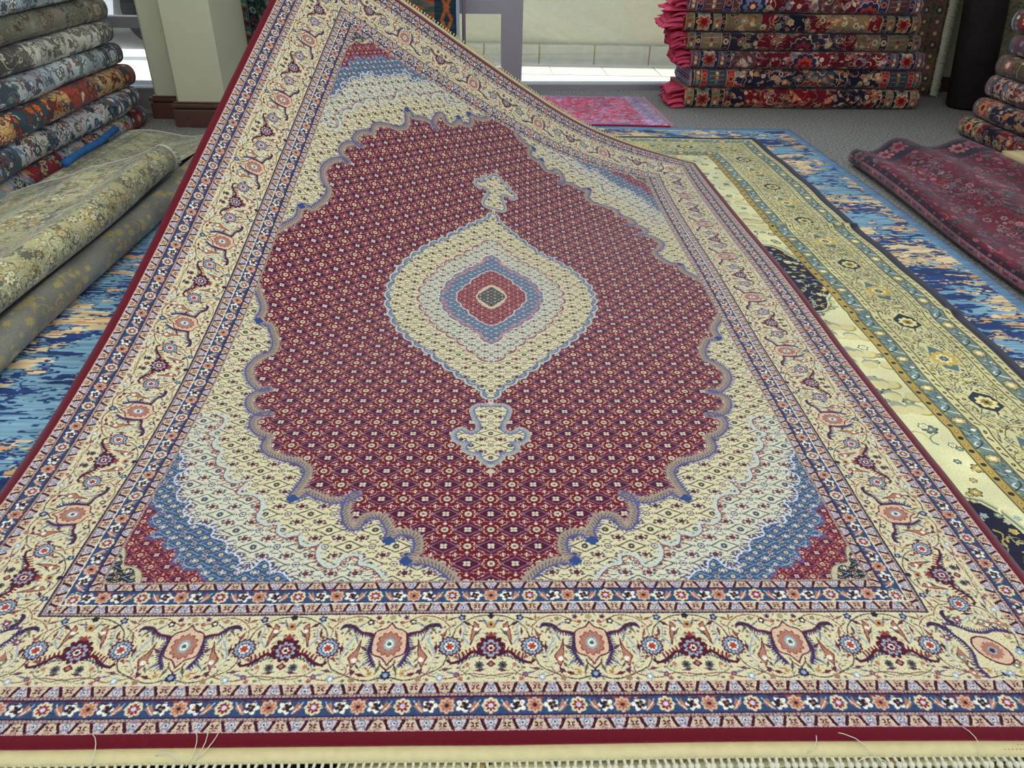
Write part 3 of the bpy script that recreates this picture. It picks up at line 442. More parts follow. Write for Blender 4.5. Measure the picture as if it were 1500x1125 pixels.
def paint_abstract(w=3.3, h=4.4, ppm=330):
    """blue distressed modern carpet: horizontal streaks of sky, navy and sand"""
    ny, nx = int(h * ppm), int(w * ppm); r = np.random.default_rng(11)
    fine = .5 * vnoise(ny, nx, 3, 16, r) + .5 * vnoise(ny, nx, 2, 7, r)
    big = .5 * vnoise(ny, nx, 34, 60, r) + .5 * vnoise(ny, nx, 12, 26, r)
    f2 = .5 * vnoise(ny, nx, 3, 12, r) + .5 * vnoise(ny, nx, 9, 30, r)
    a = np.empty((ny, nx, 3), np.float32); a[:] = c8(118, 162, 188)
    s = vnoise(ny, nx, 2, 26, r); a[:] = a * (.84 + .3 * s[..., None])
    b2 = .55 * vnoise(ny, nx, 60, 60, r) + .45 * vnoise(ny, nx, 9, 20, r)
    sand = (b2 + .4 * (f2 - .5)) > .52 + .13 * (np.arange(nx)[None] < nx * .45); a[sand] = (c8(218, 198, 158) * (.85 + .3 * s[..., None]))[sand]
    nav = (big + .8 * (fine - .5)) > .60; a[nav] = (c8(30, 58, 112) * (.7 + .6 * s[..., None]))[nav]
    nv2 = np.abs(b2 + .5 * (fine - .5) - .55) < .03; a[nv2] = c8(36, 60, 110)
    o = (f2 > .72) & sand; a[o] = c8(206, 160, 110)
    d = np.minimum(np.minimum(np.arange(nx)[None], nx - 1 - np.arange(nx)[None]), np.minimum(np.arange(ny)[:, None], ny - 1 - np.arange(ny)[:, None])) / ppm
    e = d < .035 + .02 * fine; a[e] = (c8(96, 150, 196) * (.8 + .35 * s[..., None]))[e]
    a[d < .006] = c8(60, 104, 150)
    return a
PAL = {
 'red':   dict(field=c8(104, 20, 32), band=c8(28, 28, 46), gd=c8(120, 100, 74), fl=[c8(196, 176, 134), c8(150, 60, 50), c8(90, 110, 110), c8(200, 120, 80), c8(40, 36, 60)], ln=c8(170, 150, 112)),
 'redblue': dict(field=c8(98, 24, 34), band=c8(34, 40, 70), gd=c8(90, 60, 60), fl=[c8(190, 150, 130), c8(90, 110, 140), c8(160, 60, 50), c8(210, 190, 150)], ln=c8(150, 140, 140)),
 'wine':  dict(field=c8(92, 18, 36), band=c8(40, 36, 54), gd=c8(110, 96, 76), fl=[c8(180, 160, 120), c8(120, 40, 50), c8(80, 90, 90)], ln=c8(160, 140, 110)),
 'navy':  dict(field=c8(32, 32, 54), band=c8(150, 40, 40), gd=c8(60, 70, 80), fl=[c8(190, 110, 60), c8(196, 176, 134), c8(130, 60, 60), c8(90, 120, 120)], ln=c8(170, 140, 110)),
 'orange': dict(field=c8(196, 160, 104), band=c8(44, 74, 84), gd=c8(150, 60, 40), fl=[c8(190, 100, 30), c8(130, 40, 30), c8(40, 80, 96), c8(214, 190, 150), c8(90, 50, 50)], ln=c8(84, 40, 34)),
 'ice':   dict(field=c8(184, 196, 200), band=c8(160, 176, 186), gd=c8(70, 80, 90), fl=[c8(214, 220, 216), c8(80, 96, 110), c8(150, 110, 100), c8(110, 140, 130)], ln=c8(64, 70, 84)),
 'grey':  dict(field=c8(178, 180, 184), band=c8(60, 80, 90), gd=c8(200, 196, 180), fl=[c8(40, 90, 104), c8(210, 200, 180), c8(40, 36, 40), c8(140, 90, 80), c8(90, 120, 150)], ln=c8(50, 44, 50)),
 'mixed': dict(field=c8(150, 156, 164), band=c8(140, 30, 46), gd=c8(60, 60, 70), fl=[c8(170, 60, 40), c8(200, 180, 140), c8(40, 50, 60), c8(190, 130, 60), c8(100, 140, 150)], ln=c8(46, 40, 46)),
 'silver': dict(field=c8(196, 196, 188), band=c8(170, 172, 164), gd=c8(90, 88, 84), fl=[c8(110, 108, 100), c8(214, 210, 190), c8(150, 146, 130)], ln=c8(84, 80, 76)),
 'rose':  dict(field=c8(150, 124, 124), band=c8(120, 60, 66), gd=c8(90, 84, 84), fl=[c8(170, 50, 56), c8(190, 170, 150), c8(80, 70, 100)], ln=c8(100, 80, 84)),
 'cream': dict(field=c8(196, 184, 154), band=c8(110, 96, 84), gd=c8(90, 80, 60), fl=[c8(120, 90, 60), c8(70, 70, 80), c8(150, 90, 90)], ln=c8(84, 70, 56)),
 'olive': dict(field=c8(168, 170, 128), band=c8(142, 146, 120), gd=c8(186, 184, 140), fl=[c8(190, 186, 144), c8(98, 100, 88), c8(176, 156, 90), c8(204, 202, 168)], ln=c8(90, 94, 84)),
 'damask': dict(field=c8(124, 126, 118), band=c8(116, 118, 112), gd=c8(132, 134, 124), fl=[c8(168, 156, 104), c8(158, 148, 102)], ln=c8(146, 138, 100)),
 'plum':  dict(field=c8(98, 18, 34), band=c8(36, 30, 44), gd=c8(138, 92, 102), fl=[c8(160, 104, 110), c8(124, 74, 86), c8(60, 46, 58), c8(90, 90, 92), c8(120, 40, 50)], ln=c8(40, 28, 40)),
 'teal':  dict(field=c8(36, 56, 58), band=c8(28, 36, 44), gd=c8(70, 84, 80), fl=[c8(90, 110, 100), c8(110, 40, 40), c8(130, 140, 120)], ln=c8(84, 104, 98)),
 'pink':  dict(field=c8(196, 30, 70), band=c8(130, 120, 170), gd=c8(170, 160, 186), fl=[c8(190, 180, 205), c8(120, 90, 150), c8(214, 60, 100), c8(150, 140, 180)], ln=c8(190, 175, 200)),
 'sage':  dict(field=c8(120, 122, 100), band=c8(110, 112, 96), gd=c8(140, 136, 116), fl=[c8(150, 140, 120), c8(90, 70, 60), c8(130, 140, 130)], ln=c8(88, 84, 70)),
}
def persian(w, h, ppm, pal, seed, ends=(.05, .06, .05), sides=0, dens=1.0, big=1.0, center=True):
    """a woven arabesque: borders at both ends (and sides), rosettes, palmettes, curls"""
    p = PAL[pal]; rng = random.Random(seed); q = Cv(w, h, ppm, p['field'], 1)
    def motifs(x0, x1, y0, y1, n, sc):
        for i in range(int(n)):
            x, y = rng.uniform(x0, x1), rng.uniform(y0, y1); k = rng.random(); r = rng.uniform(.012, .03) * sc; c = rng.choice(p['fl']); c2 = rng.choice(p['fl'])
            a = rng.uniform(0, 6.28)
            if k < .38:
                q.ros(x, y, r, rng.choice([6, 8, 10]), .35, p['ln'], a); q.ros(x, y, r * .82, rng.choice([6, 8]), .4, c, a); q.ros(x, y, r * .45, 6, .3, c2, a); q.ell(x, y, r * .15, r * .15, p['ln'])
            elif k < .62:
                pts = [(x + r * 2.4 * t * math.cos(a + t * 2.6), y + r * 2.4 * t * math.sin(a + t * 2.6)) for t in (.15, .4, .65, .9, 1.15)]
                q.curve(pts, .007 * sc, c, .002, 4); q.curve([(u + .003, v + .004) for u, v in pts], .002, p['ln'], .002, 4)
            elif k < .8:
                d = (math.cos(a), math.sin(a)); q.poly([(x, y), (x + d[0] * r - d[1] * r * .5, y + d[1] * r + d[0] * r * .5), (x + d[0] * r * 2.2, y + d[1] * r * 2.2), (x + d[0] * r + d[1] * r * .5, y + d[1] * r - d[0] * r * .5)], c)
                q.line([(x, y), (x + d[0] * r * 2.2, y + d[1] * r * 2.2)], .002, p['ln'])
            else:
                q.line([(x - r, y), (x, y + r * .6), (x + r, y - r * .2)], .0025, p['ln']); q.ell(x, y, r * .3, r * .3, c)
    for i in range(int(260 * w * h * dens)):
        x, y, a = rng.uniform(0, w), rng.uniform(0, h), rng.uniform(0, 6.28); l = rng.uniform(.03, .07) * big; b = rng.uniform(-3, 3)
        q.curve([(x + l * t * math.cos(a + b * t), y + l * t * math.sin(a + b * t)) for t in (0, .35, .7, 1)], .003 * big, p['ln'] if pal == 'damask' else rng.choice([p['ln'], p['band'], p['gd']]), .0015, 3)
    if w > 1 and h < .7:
        xx = .25
        while xx < w - .3:
            pw = rng.uniform(.1, .32); bgc = rng.choice([p['band'], p['band'], p['gd'], p['field']])
            q.poly([(xx, 0), (xx + pw, 0), (xx + pw + rng.uniform(-.05, .05), h), (xx + rng.uniform(-.05, .05), h)], bgc); xx += pw + rng.uniform(.08, .35)
    motifs(0, w, 0, h, 900 * w * h * dens / big, big * .82)
    if center:
        for i in range(max(1, int(w / .5))):
            x = w * (i + .5) / max(1, int(w / .5)) + rng.uniform(-.05, .05); y = h * rng.uniform(.3, .7); r = .09 * big
            q.ros(x, y, r, 12, .15, p['ln']); q.ros(x, y, r * .92, 12, .15, p['band']); q.ros(x, y, r * .7, 8, .3, rng.choice(p['fl'])); q.ros(x, y, r * .4, 8, .35, p['field']); q.ros(x, y, r * .2, 6, .3, rng.choice(p['fl']))
    x = .012
    for k, e in enumerate(ends):
        for m in (0, 1):
            a0 = x if m == 0 else w - x - e
            bg = p['gd'] if k % 2 == 0 else p['band']
            q.poly([(a0, 0), (a0 + e, 0), (a0 + e, h), (a0, h)], bg)
            st = .028 if k % 2 == 0 else .07
            n = int(h / st) + 1
            for i in range(n):
                yy = (i + .5) * st; c = p['fl'][i % len(p['fl'])]
                if k % 2 == 0:
                    q.ros(a0 + e / 2, yy, min(.012, e * .4), 6, .3, c)
                    q.line([(a0 + e * .15, yy + .01), (a0 + e * .85, yy + .018)], .003, p['ln'])
                else:
                    q.ros(a0 + e / 2, yy, e * .42, 8, .3, p['ln']); q.ros(a0 + e / 2, yy, e * .34, 8, .35, c); q.ros(a0 + e / 2, yy, e * .17, 6, .3, p['field'])
                    q.curve([(a0 + e * .1, yy + .02), (a0 + e * .5, yy + .036), (a0 + e * .9, yy + .024)], .004, p['ln'], .002, 3)
            q.line([(a0, 0), (a0, h)], .004, p['ln']); q.line([(a0 + e, 0), (a0 + e, h)], .004, p['ln'])
        x += e
    if sides:
        for yy0 in (0, h - sides):
            q.poly([(x, yy0), (w - x, yy0), (w - x, yy0 + sides), (x, yy0 + sides)], p['band'])
            n = int(w / .09)
            for i in range(n):
                xx = (i + .5) * w / n; c = p['fl'][i % len(p['fl'])]
                q.ros(xx, yy0 + sides / 2, sides * .34, 8, .3, p['ln']); q.ros(xx, yy0 + sides / 2, sides * .28, 8, .35, c); q.ros(xx, yy0 + sides / 2, sides * .12, 6, .3, p['field'])
                q.curve([(xx, yy0 + sides * .15), (xx + .03, yy0 + sides * .5), (xx + .06, yy0 + sides * .85)], .005, p['ln'], .002, 3)
            q.line([(x, yy0 + sides), (w - x, yy0 + sides)], .006, p['ln']); q.line([(x, yy0), (w - x, yy0)], .006, p['ln'])
    r = np.random.default_rng(seed); ny, nx = q.a.shape[:2]
    return q.a * (1 + (r.random((ny, nx, 1)) - .5) * .2) * (.85 + .3 * vnoise(ny, nx, 40, 40, r)[..., None])
def paint_kilim(w=.55, h=1.7, ppm=300):
    ny, nx = int(h * ppm), int(w * ppm); X, Y = np.meshgrid(np.arange(nx) / ppm, np.arange(ny) / ppm); r = np.random.default_rng(4)
    a = np.empty((ny, nx, 3), np.float32); a[:] = c8(60, 80, 84)
    z = np.abs(((Y + .06 * np.floor(X * 5)) / .12) % 1 - .5) * 2
    k = np.floor((X * 9 + z * 1.6)).astype(int) % 4
    for i, c in enumerate([c8(150, 90, 70), c8(112, 116, 96), c8(166, 92, 66), c8(84, 100, 92)]): a[k == i] = c
    m = X > w * .72; a[m] = c8(44, 66, 76)
    dz = np.abs(((Y / .14) % 1) - .5) * 2; d = np.abs(X - w * .87) - .035 * dz
    a[(np.abs(d) < .012) & m] = c8(170, 100, 60); a[m & (np.abs(X - w * .87) + np.abs(((Y / .14) % 1) - .5) * .14 < .026)] = c8(176, 104, 66)
    return a * (.8 + .4 * vnoise(ny, nx, 2, 14, r)[..., None])
# ---------------------------------------------------------------- materials
MATS = {}
def mat(name, col=(.5, .5, .5), rough=.9, metal=0, bump=0, bscale=400, var=0, vscale=8, img=None, sheen=0, sheen_tint=(.8, .85, 1, 1), emit=0, stretch=None, coord='Object'):
    if name in MATS: return MATS[name]
    m = bpy.data.materials.new(name); m.use_nodes = True; nt = m.node_tree; N = nt.nodes; L = nt.links
    b = N['Principled BSDF']; b.inputs['Roughness'].default_value = rough; b.inputs['Metallic'].default_value = metal
    b.inputs['Specular IOR Level'].default_value = .12 if rough > .7 else .5
    tc = N.new('ShaderNodeTexCoord')
    if img is not None:
        t = N.new('ShaderNodeTexImage'); t.image = img; t.interpolation = 'Linear'; uv = N.new('ShaderNodeUVMap'); uv.uv_map = 'UVMap'
        L.new(uv.outputs[0], t.inputs[0]); src = t.outputs[0]
    else:
        rgb = N.new('ShaderNodeRGB'); rgb.outputs[0].default_value = (*col, 1); src = rgb.outputs[0]
    nz = N.new('ShaderNodeTexNoise'); nz.inputs['Scale'].default_value = vscale; nz.inputs['Detail'].default_value = 6
    mp = N.new('ShaderNodeMapping'); L.new(tc.outputs[coord], mp.inputs[0]); L.new(mp.outputs[0], nz.inputs[0])
    if stretch: mp.inputs['Scale'].default_value = stretch
    if var:
        rp = N.new('ShaderNodeMapRange'); rp.inputs[1].default_value = .3; rp.inputs[2].default_value = .7; rp.inputs[3].default_value = 1 - var; rp.inputs[4].default_value = 1 + var
        L.new(nz.outputs[0], rp.inputs[0]); mx = N.new('ShaderNodeVectorMath'); mx.operation = 'SCALE'; L.new(src, mx.inputs[0]); L.new(rp.outputs[0], mx.inputs['Scale']); src = mx.outputs[0]
    L.new(src, b.inputs['Base Color'])
    if bump:
        n2 = N.new('ShaderNodeTexNoise'); n2.inputs['Scale'].default_value = bscale; n2.inputs['Detail'].default_value = 3; L.new(tc.outputs['Object'], n2.inputs[0])
        bp = N.new('ShaderNodeBump'); bp.inputs['Strength'].default_value = bump; bp.inputs['Distance'].default_value = .003; L.new(n2.outputs[0], bp.inputs['Height']); L.new(bp.outputs[0], b.inputs['Normal'])
    if sheen:
        b.inputs['Sheen Weight'].default_value = sheen; b.inputs['Sheen Roughness'].default_value = .45; b.inputs['Sheen Tint'].default_value = sheen_tint
    if emit:
        b.inputs['Emission Color'].default_value = (*col, 1); b.inputs['Emission Strength'].default_value = emit
    MATS[name] = m; return m
def s2l(*c): return tuple(((v / 255 / 12.92) if v / 255 < .04045 else ((v / 255 + .055) / 1.055) ** 2.4) for v in c)
# ---------------------------------------------------------------- mesh helpers
def mesh_obj(name, verts, faces, mats, parent=None, uvs=None, midx=None, smooth=True):
    me = bpy.data.meshes.new(name); me.from_pydata([tuple(v) for v in verts], [], faces)
    for m in (mats if isinstance(mats, (list, tuple)) else [mats]): me.materials.append(m)
    if uvs is not None:
        ul = me.uv_layers.new(name='UVMap'); li = np.empty(len(me.loops), np.int32); me.loops.foreach_get('vertex_index', li)
        ul.data.foreach_set('uv', np.array(uvs, np.float32)[li].ravel())
    if midx is not None: me.polygons.foreach_set('material_index', midx)
    me.polygons.foreach_set('use_smooth', [smooth] * len(me.polygons)); me.update()
    o = bpy.data.objects.new(name, me); COL.objects.link(o)
    if parent: o.parent = parent
    return o
def tag(o, label=None, cat=None, group=None, kind=None):
    if label: o['label'] = label
    if cat: o['category'] = cat
    if group: o['group'] = group
    if kind: o['kind'] = kind
    return o
class MB:
    def __init__(s): s.v = []; s.f = []; s.m = []
    def box(s, x0, x1, y0, y1, z0, z1, mi=0, bev=0):
        n = len(s.v)
        if bev:
            b = bev; ring = [(x0 + b, y0), (x1 - b, y0), (x1, y0 + b), (x1, y1 - b), (x1 - b, y1), (x0 + b, y1), (x0, y1 - b), (x0, y0 + b)]
            cx, cy = (x0 + x1) / 2, (y0 + y1) / 2
            ins = [(x + (b if x < cx else -b) * .7, y + (b if y < cy else -b) * .7) for x, y in ring]
            for (R_, z) in ((ins, z0), (ring, z0 + b), (ring, z1 - b), (ins, z1)): s.v += [(x, y, z) for x, y in R_]
            for k in range(3):
                for i in range(8): s.f.append((n + k * 8 + i, n + k * 8 + (i + 1) % 8, n + k * 8 + 8 + (i + 1) % 8, n + k * 8 + 8 + i)); s.m.append(mi)
            s.f.append(tuple(n + 7 - i for i in range(8))); s.f.append(tuple(n + 24 + i for i in range(8))); s.m += [mi, mi]; return s
        s.v += [(x, y, z) for z in (z0, z1) for (x, y) in ((x0, y0), (x1, y0), (x1, y1), (x0, y1))]
        for q in ((0, 3, 2, 1), (4, 5, 6, 7), (0, 1, 5, 4), (1, 2, 6, 5), (2, 3, 7, 6), (3, 0, 4, 7)): s.f.append(tuple(n + i for i in q)); s.m.append(mi)
        return s
    def tube(s, pts, r, seg=6, mi=0, r2=None):
        n0 = len(s.v); P = [np.array(p, float) for p in pts]; K = len(P)
        for k, p in enumerate(P):
            d = P[min(k + 1, K - 1)] - P[max(k - 1, 0)]; d = d / (np.linalg.norm(d) + 1e-9)
            a = np.cross(d, (0, 0, 1) if abs(d[2]) < .9 else (1, 0, 0)); a /= np.linalg.norm(a); b = np.cross(d, a)
            rr = r + ((r2 - r) * k / (K - 1) if r2 is not None else 0)
            for i in range(seg):
                t = i / seg * 2 * math.pi; s.v.append(tuple(p + a * math.cos(t) * rr + b * math.sin(t) * rr))
        for k in range(K - 1):
            for i in range(seg): s.f.append((n0 + k * seg + i, n0 + k * seg + (i + 1) % seg, n0 + (k + 1) * seg + (i + 1) % seg, n0 + (k + 1) * seg + i)); s.m.append(mi)
        s.f.append(tuple(n0 + seg - 1 - i for i in range(seg))); s.f.append(tuple(n0 + (K - 1) * seg + i for i in range(seg))); s.m += [mi, mi]; return s
    def ball(s, c, r, mi=0, n=6, sz=1):
        n0 = len(s.v); rows = 4
        for j in range(rows + 1):
            t = math.pi * (j + .0) / rows
            for i in range(n): a = 2 * math.pi * i / n; s.v.append((c[0] + r * math.sin(t) * math.cos(a), c[1] + r * math.sin(t) * math.sin(a) * sz, c[2] + r * math.cos(t)))
        for j in range(rows):
            for i in range(n): s.f.append((n0 + j * n + i, n0 + (j + 1) * n + i, n0 + (j + 1) * n + (i + 1) % n, n0 + j * n + (i + 1) % n)); s.m.append(mi)
        return s
    def prism(s, prof, x0, x1, mi=0):
        """profile of (y,z) extruded along x"""
        n = len(s.v); K = len(prof)
        s.v += [(x0, y, z) for y, z in prof] + [(x1, y, z) for y, z in prof]
        for i in range(K): s.f.append((n + i, n + K + i, n + K + (i + 1) % K, n + (i + 1) % K)); s.m.append(mi)
        s.f.append(tuple(n + K - 1 - i for i in range(K))); s.f.append(tuple(n + K + i for i in range(K))); s.m += [mi, mi]; return s
    def build(s, name, mats, parent=None, smooth=False): return mesh_obj(name, s.v, s.f, mats, parent, None, s.m, smooth)
def sheet(name, G, thick, mats, uv=None, parent=None, close=True):
    """G: (nv,nu,3) grid of the upper surface -> closed cloth of the given thickness"""
    nv, nu = G.shape[:2]
    du = np.gradient(G, axis=1); dv = np.gradient(G, axis=0); n = np.cross(du, dv); n /= np.linalg.norm(n, axis=2, keepdims=True) + 1e-12
    B = G - n * thick; V = np.concatenate([G.reshape(-1, 3), B.reshape(-1, 3)]); N = nu * nv
    I = np.arange(N).reshape(nv, nu); a, b, c, d = I[:-1, :-1].ravel(), I[:-1, 1:].ravel(), I[1:, 1:].ravel(), I[1:, :-1].ravel()
    F = list(zip(a.tolist(), b.tolist(), c.tolist(), d.tolist())); F2 = [(w + N, z + N, y + N, x + N) for x, y, z, w in F]
    ring = list(I[0]) + list(I[1:, -1]) + list(I[-1, -2::-1]) + list(I[-2:0:-1, 0]); ring = [int(i) for i in ring]
    R = [(ring[(k + 1) % len(ring)], ring[k], ring[k] + N, ring[(k + 1) % len(ring)] + N) for k in range(len(ring))]
    if uv is None:
        X, Y = np.meshgrid(np.linspace(0, 1, nu), np.linspace(0, 1, nv)); uv = np.stack([X, Y], -1)
    UV = np.concatenate([uv.reshape(-1, 2)] * 2)
    mi = [0] * len(F) + [1] * len(F2) + [1] * len(R)
    return mesh_obj(name, V, F + F2 + R, mats, parent, UV, mi)
def upsample(G, k):
    """Catmull-Rom refinement of a control grid"""
    for ax in (0, 1):
        G = np.moveaxis(G, ax, 0); n = G.shape[0]
        P = np.concatenate([2 * G[:1] - G[1:2], G, 2 * G[-1:] - G[-2:-1]])
        o = []
        for i in range(n - 1):
            p0, p1, p2, p3 = P[i], P[i + 1], P[i + 2], P[i + 3]
            for s in range(k):
                t = s / k; o.append(.5 * (2 * p1 + (p2 - p0) * t + (2 * p0 - 5 * p1 + 4 * p2 - p3) * t * t + (3 * p1 - p0 - 3 * p2 + p3) * t ** 3))
        o.append(G[-1]); G = np.moveaxis(np.array(o), 0, ax)
    return G
def fringe_tassels(path, normal_out, mb, step, length, rnd, z_fn=None, knot=.0035, strand=.0011, nst=3, droop=0):
    """knotted tassels along a polyline: knot then strands"""
    for k, (p, o) in enumerate(path):
        p = np.array(p); o = np.array(o)
        a = rnd.uniform(-.25, .25); s = np.cross(o, (0, 0, 1)); s = s / (np.linalg.norm(s) + 1e-9)
        e = o + s * a; kp = p + e * .012
        mb.tube([p, kp], .0028, 5, 0, .002); mb.ball(tuple(kp), knot)
        for j in range(nst):
            q = e + s * rnd.uniform(-.25, .25); L = length * rnd.uniform(.8, 1.1)
            m = kp + q * L * .5 + s * rnd.uniform(-.003, .003); en = kp + q * L + s * rnd.uniform(-.006, .006)
            m[2] -= droop * .4; en[2] -= droop
            mb.tube([kp, m, en], strand, 4, 0, strand * .5)
# ================================================================ CARPET SHOP
rnd = random.Random(7)
floor_m = mat('grey_loop_carpet', s2l(134, 136, 135), .95, bump=.9, bscale=220, var=.7, vscale=95)
fringe_m = mat('cream_cotton', s2l(200, 193, 150), .9, bump=.2, bscale=500, var=.06, vscale=60)
white_m = mat('ivory_cotton', s2l(206, 206, 186), .9, var=.08, vscale=60)
under_m = mat('carpet_backing', s2l(150, 120, 100), .95, var=.1, vscale=90)
# ---- the large carpet: geometry solved from the photograph (rest shape 2 x 3 m, far left corner lifted)
tab = mat('red_medallion_weave', img=make_image('red_medallion_pattern', paint_tabriz()), rough=.93, bump=.25, bscale=420, sheen=.22, sheen_tint=(.82, .84, 1, 1))
base = np.array([[[-1 + .1 * i, .1 * j, 0] for i in range(21)] for j in range(31)], float) + np.array(CL, float).reshape(31, 21, 3) / 1000
G = upsample(base, 6); G[..., 2] = np.maximum(G[..., 2], 0) + ZO
nv, nu = G.shape[:2]
UU, VV = np.meshgrid(np.linspace(0, 2, nu), np.linspace(0, 3, nv))
uv = np.stack([np.minimum(UU, 2 - UU), np.minimum(VV, 3 - VV) / 1.5], -1)
uv[..., 0] = np.clip(uv[..., 0], .001, .9995)
big = sheet('patterned_carpet', G, .007, [tab, mat('red_selvedge', s2l(112, 22, 38), .9, bump=.2)], uv)
tag(big, 'big dark red medallion carpet with cream floral border, far left corner lifted high', 'carpet')
def carpet_edge(j):   # points + outward directions along an end of the big carpet
    row = G[j]; nxt = G[j + 1] if j == 0 else G[j - 1]; o = row - nxt; o /= np.linalg.norm(o, axis=1, keepdims=True); return row, o
for (j, nm) in ((0, 'near'), (nv - 1, 'far')):
    row, o = carpet_edge(j); w = .024 if j == 0 else .02
    K = len(row); Gk = np.zeros((3, K, 3))
    for r_ in range(3): Gk[r_] = row + o * (w * r_ / 2) - np.array([0, 0, .002]) * (1 + r_ * .5)
    if j == 0: Gk = Gk[::-1]
    Gk[..., 2] = np.maximum(Gk[..., 2], .012)
    web = sheet('webbing_band', Gk, .003, [fringe_m, fringe_m], parent=big); web['label'] = 'cream woven band along the %s end' % nm
    if j == 0:   # two rows of stitches
        mb = MB()
        for r_ in (.008, .015):
            for i in range(330):
                x = -.995 + i * .006; mb.box(x, x + .0026, -r_ - .0007, -r_ + .0007, ZO - .0035, ZO - .0012)
        st = mb.build('stitching', [mat('tan_thread', s2l(160, 140, 90), .9)], web)
    mb = MB(); path = []
    n = 172 if j == 0 else 150
    for i in range(n):
        t = (i + .5) / n * (K - 1); a = int(t); p = row[a] * (1 - t + a) + row[min(a + 1, K - 1)] * (t - a); oo = o[a]
        path.append((p + oo * w - np.array([0, 0, .004]), oo))
    if j == 0: fringe_tassels(path, None, mb, 0, .055, rnd, droop=.012, knot=.0052, strand=.0023, nst=5)
    else: fringe_tassels(path[:128], None, mb, 0, .006, rnd, droop=.003, knot=.0036, nst=2); fringe_tassels(path[128:], None, mb, 0, .04, rnd, droop=.006, knot=.003, nst=3)
    fr = mb.build('knotted_fringe', [white_m if j == 0 else fringe_m], big, True); fr['kind'] = 'stuff'
mb = MB()
for (x, y, a, L) in [(-.565, -.03, 1.25, .055), (-.425, -.03, .8, .06), (-.44, -.025, 2.2, .04), (-.42, -.02, .5, .05), (.56, -.04, 1.7, .075), (.575, -.04, 2.4, .05), (.71, -.03, .9, .05), (.46, -.02, .3, .04), (-.43, -.03, 1.0, .055)]:
    pts = [(x + math.cos(a + k * .13) * L * k / 5, y + math.sin(a + k * .13) * L * k / 5, ZO + .002 + .006 * math.sin(k / 5 * 3.1)) for k in range(6)]
    mb.tube(pts, .0007, 4)
lt = mb.build('loose_thread', [white_m], big, True); lt['label'] = 'stray white threads at the near end'; lt['kind'] = 'stuff'
# ---- carpets under it
ygrid = lambda x0, x1, y0, y1, nx, ny, z, f: np.array([[[x0 + (x1 - x0) * i / (nx - 1), y0 + (y1 - y0) * j / (ny - 1), z + f(x0 + (x1 - x0) * i / (nx - 1), y0 + (y1 - y0) * j / (ny - 1))] for i in range(nx)] for j in range(ny)])
def skew(G_, fn):
    for r_ in G_:
        for p in r_: p[0], p[1] = fn(p[0], p[1])
    return G_
yel = mat('cream_gold_weave', img=make_image('cream_gold_pattern', paint_yellow()), rough=.93, bump=.25, bscale=420, sheen=.15)
def creases(x, y):
    c = 0
    for y0, a in ((2.18, .010), (1.42, .007), (.8, .006)): c += a * math.exp(-((y - y0 - .05 * (x - 1.2)) / .02) ** 2)
    return c * max(0, min(1, (x - 1.03) / .12))
Gy = ygrid(-.9, 1.468, -.4, 3.55, 60, 330, .0215, creases)
nyv, nyu = Gy.shape[:2]; UU, VV = np.meshgrid(np.linspace(0, 2.368, nyu), np.linspace(0, 3.95, nyv)); uvy = np.stack([np.minimum(UU, 2.368 - UU) / 1.184, VV / 3.95], -1)
Gy = skew(Gy, lambda x, y: (x + (.004 * math.sin(y * 5) + .002 * math.sin(y * 17)) * max(0, x), y + .006 * math.sin(x * 9) * (y > 3.3)))
yc = sheet('patterned_carpet', Gy, .0085, [yel, mat('navy_selvedge', s2l(26, 28, 48), .9)], uvy)
tag(yc, 'cream and gold floral carpet with navy edge, directly under the big red carpet', 'carpet')
blu = mat('blue_abstract_weave', img=make_image('blue_abstract_pattern', paint_abstract()), rough=.93, bump=.35, bscale=350, sheen=.15)
Gb = ygrid(-1.42, 1.72, -.65, 3.8, 40, 60, .0125, lambda x, y: .0)
Gb = skew(Gb, lambda x, y: (x + .03 * (x > 0) * math.sin(max(0, y - .8) / 3 * 2.6), y + .01 * math.sin(x * 4) * (y > 3.6)))
bc = sheet('patterned_carpet', Gb, .012, [blu, mat('blue_selvedge', s2l(96, 146, 190), .9)])
tag(bc, 'distressed sky blue, navy and sand carpet lying flat, lowest in the middle of the floor', 'carpet')
# ---- small pink rug by the window
pk = mat('pink_weave', img=make_image('pink_pattern', persian(1.35, .85, 420, 'pink', 21, ends=(.03, .05, .03), sides=.05, dens=1.6, big=.7)), rough=.95, bump=.3, sheen=.3)
Gp = ygrid(0, 1.3, 0, .84, 20, 14, .011, lambda x, y: .0)
Gp = skew(Gp, lambda x, y: (-.27 + x * 1.0 - .04 * (y / .84 - .5) , 3.86 + y * .97 + .005 * math.sin(x * 8)))
po = sheet('patterned_carpet', Gp, .0095, [pk, mat('pink_selvedge', s2l(180, 40, 80), .9)]); tag(po, 'small pink and violet rug on bare floor under the shop window', 'rug')
mb = MB()
for i in range(60):
    y = 3.87 + i * .0137; x = 1.03 - .04 * ((y - 3.86) / .81 - .5) + .0
    mb.tube([(x - .01, y, .006), (x + .02, y + rnd.uniform(-.004, .004), .004), (x + .045, y + rnd.uniform(-.008, .008), .002)], .002, 4, 0, .001)
f = mb.build('fringe', [mat('pale_pink_cotton', s2l(200, 170, 185), .9)], po, True); f['kind'] = 'stuff'
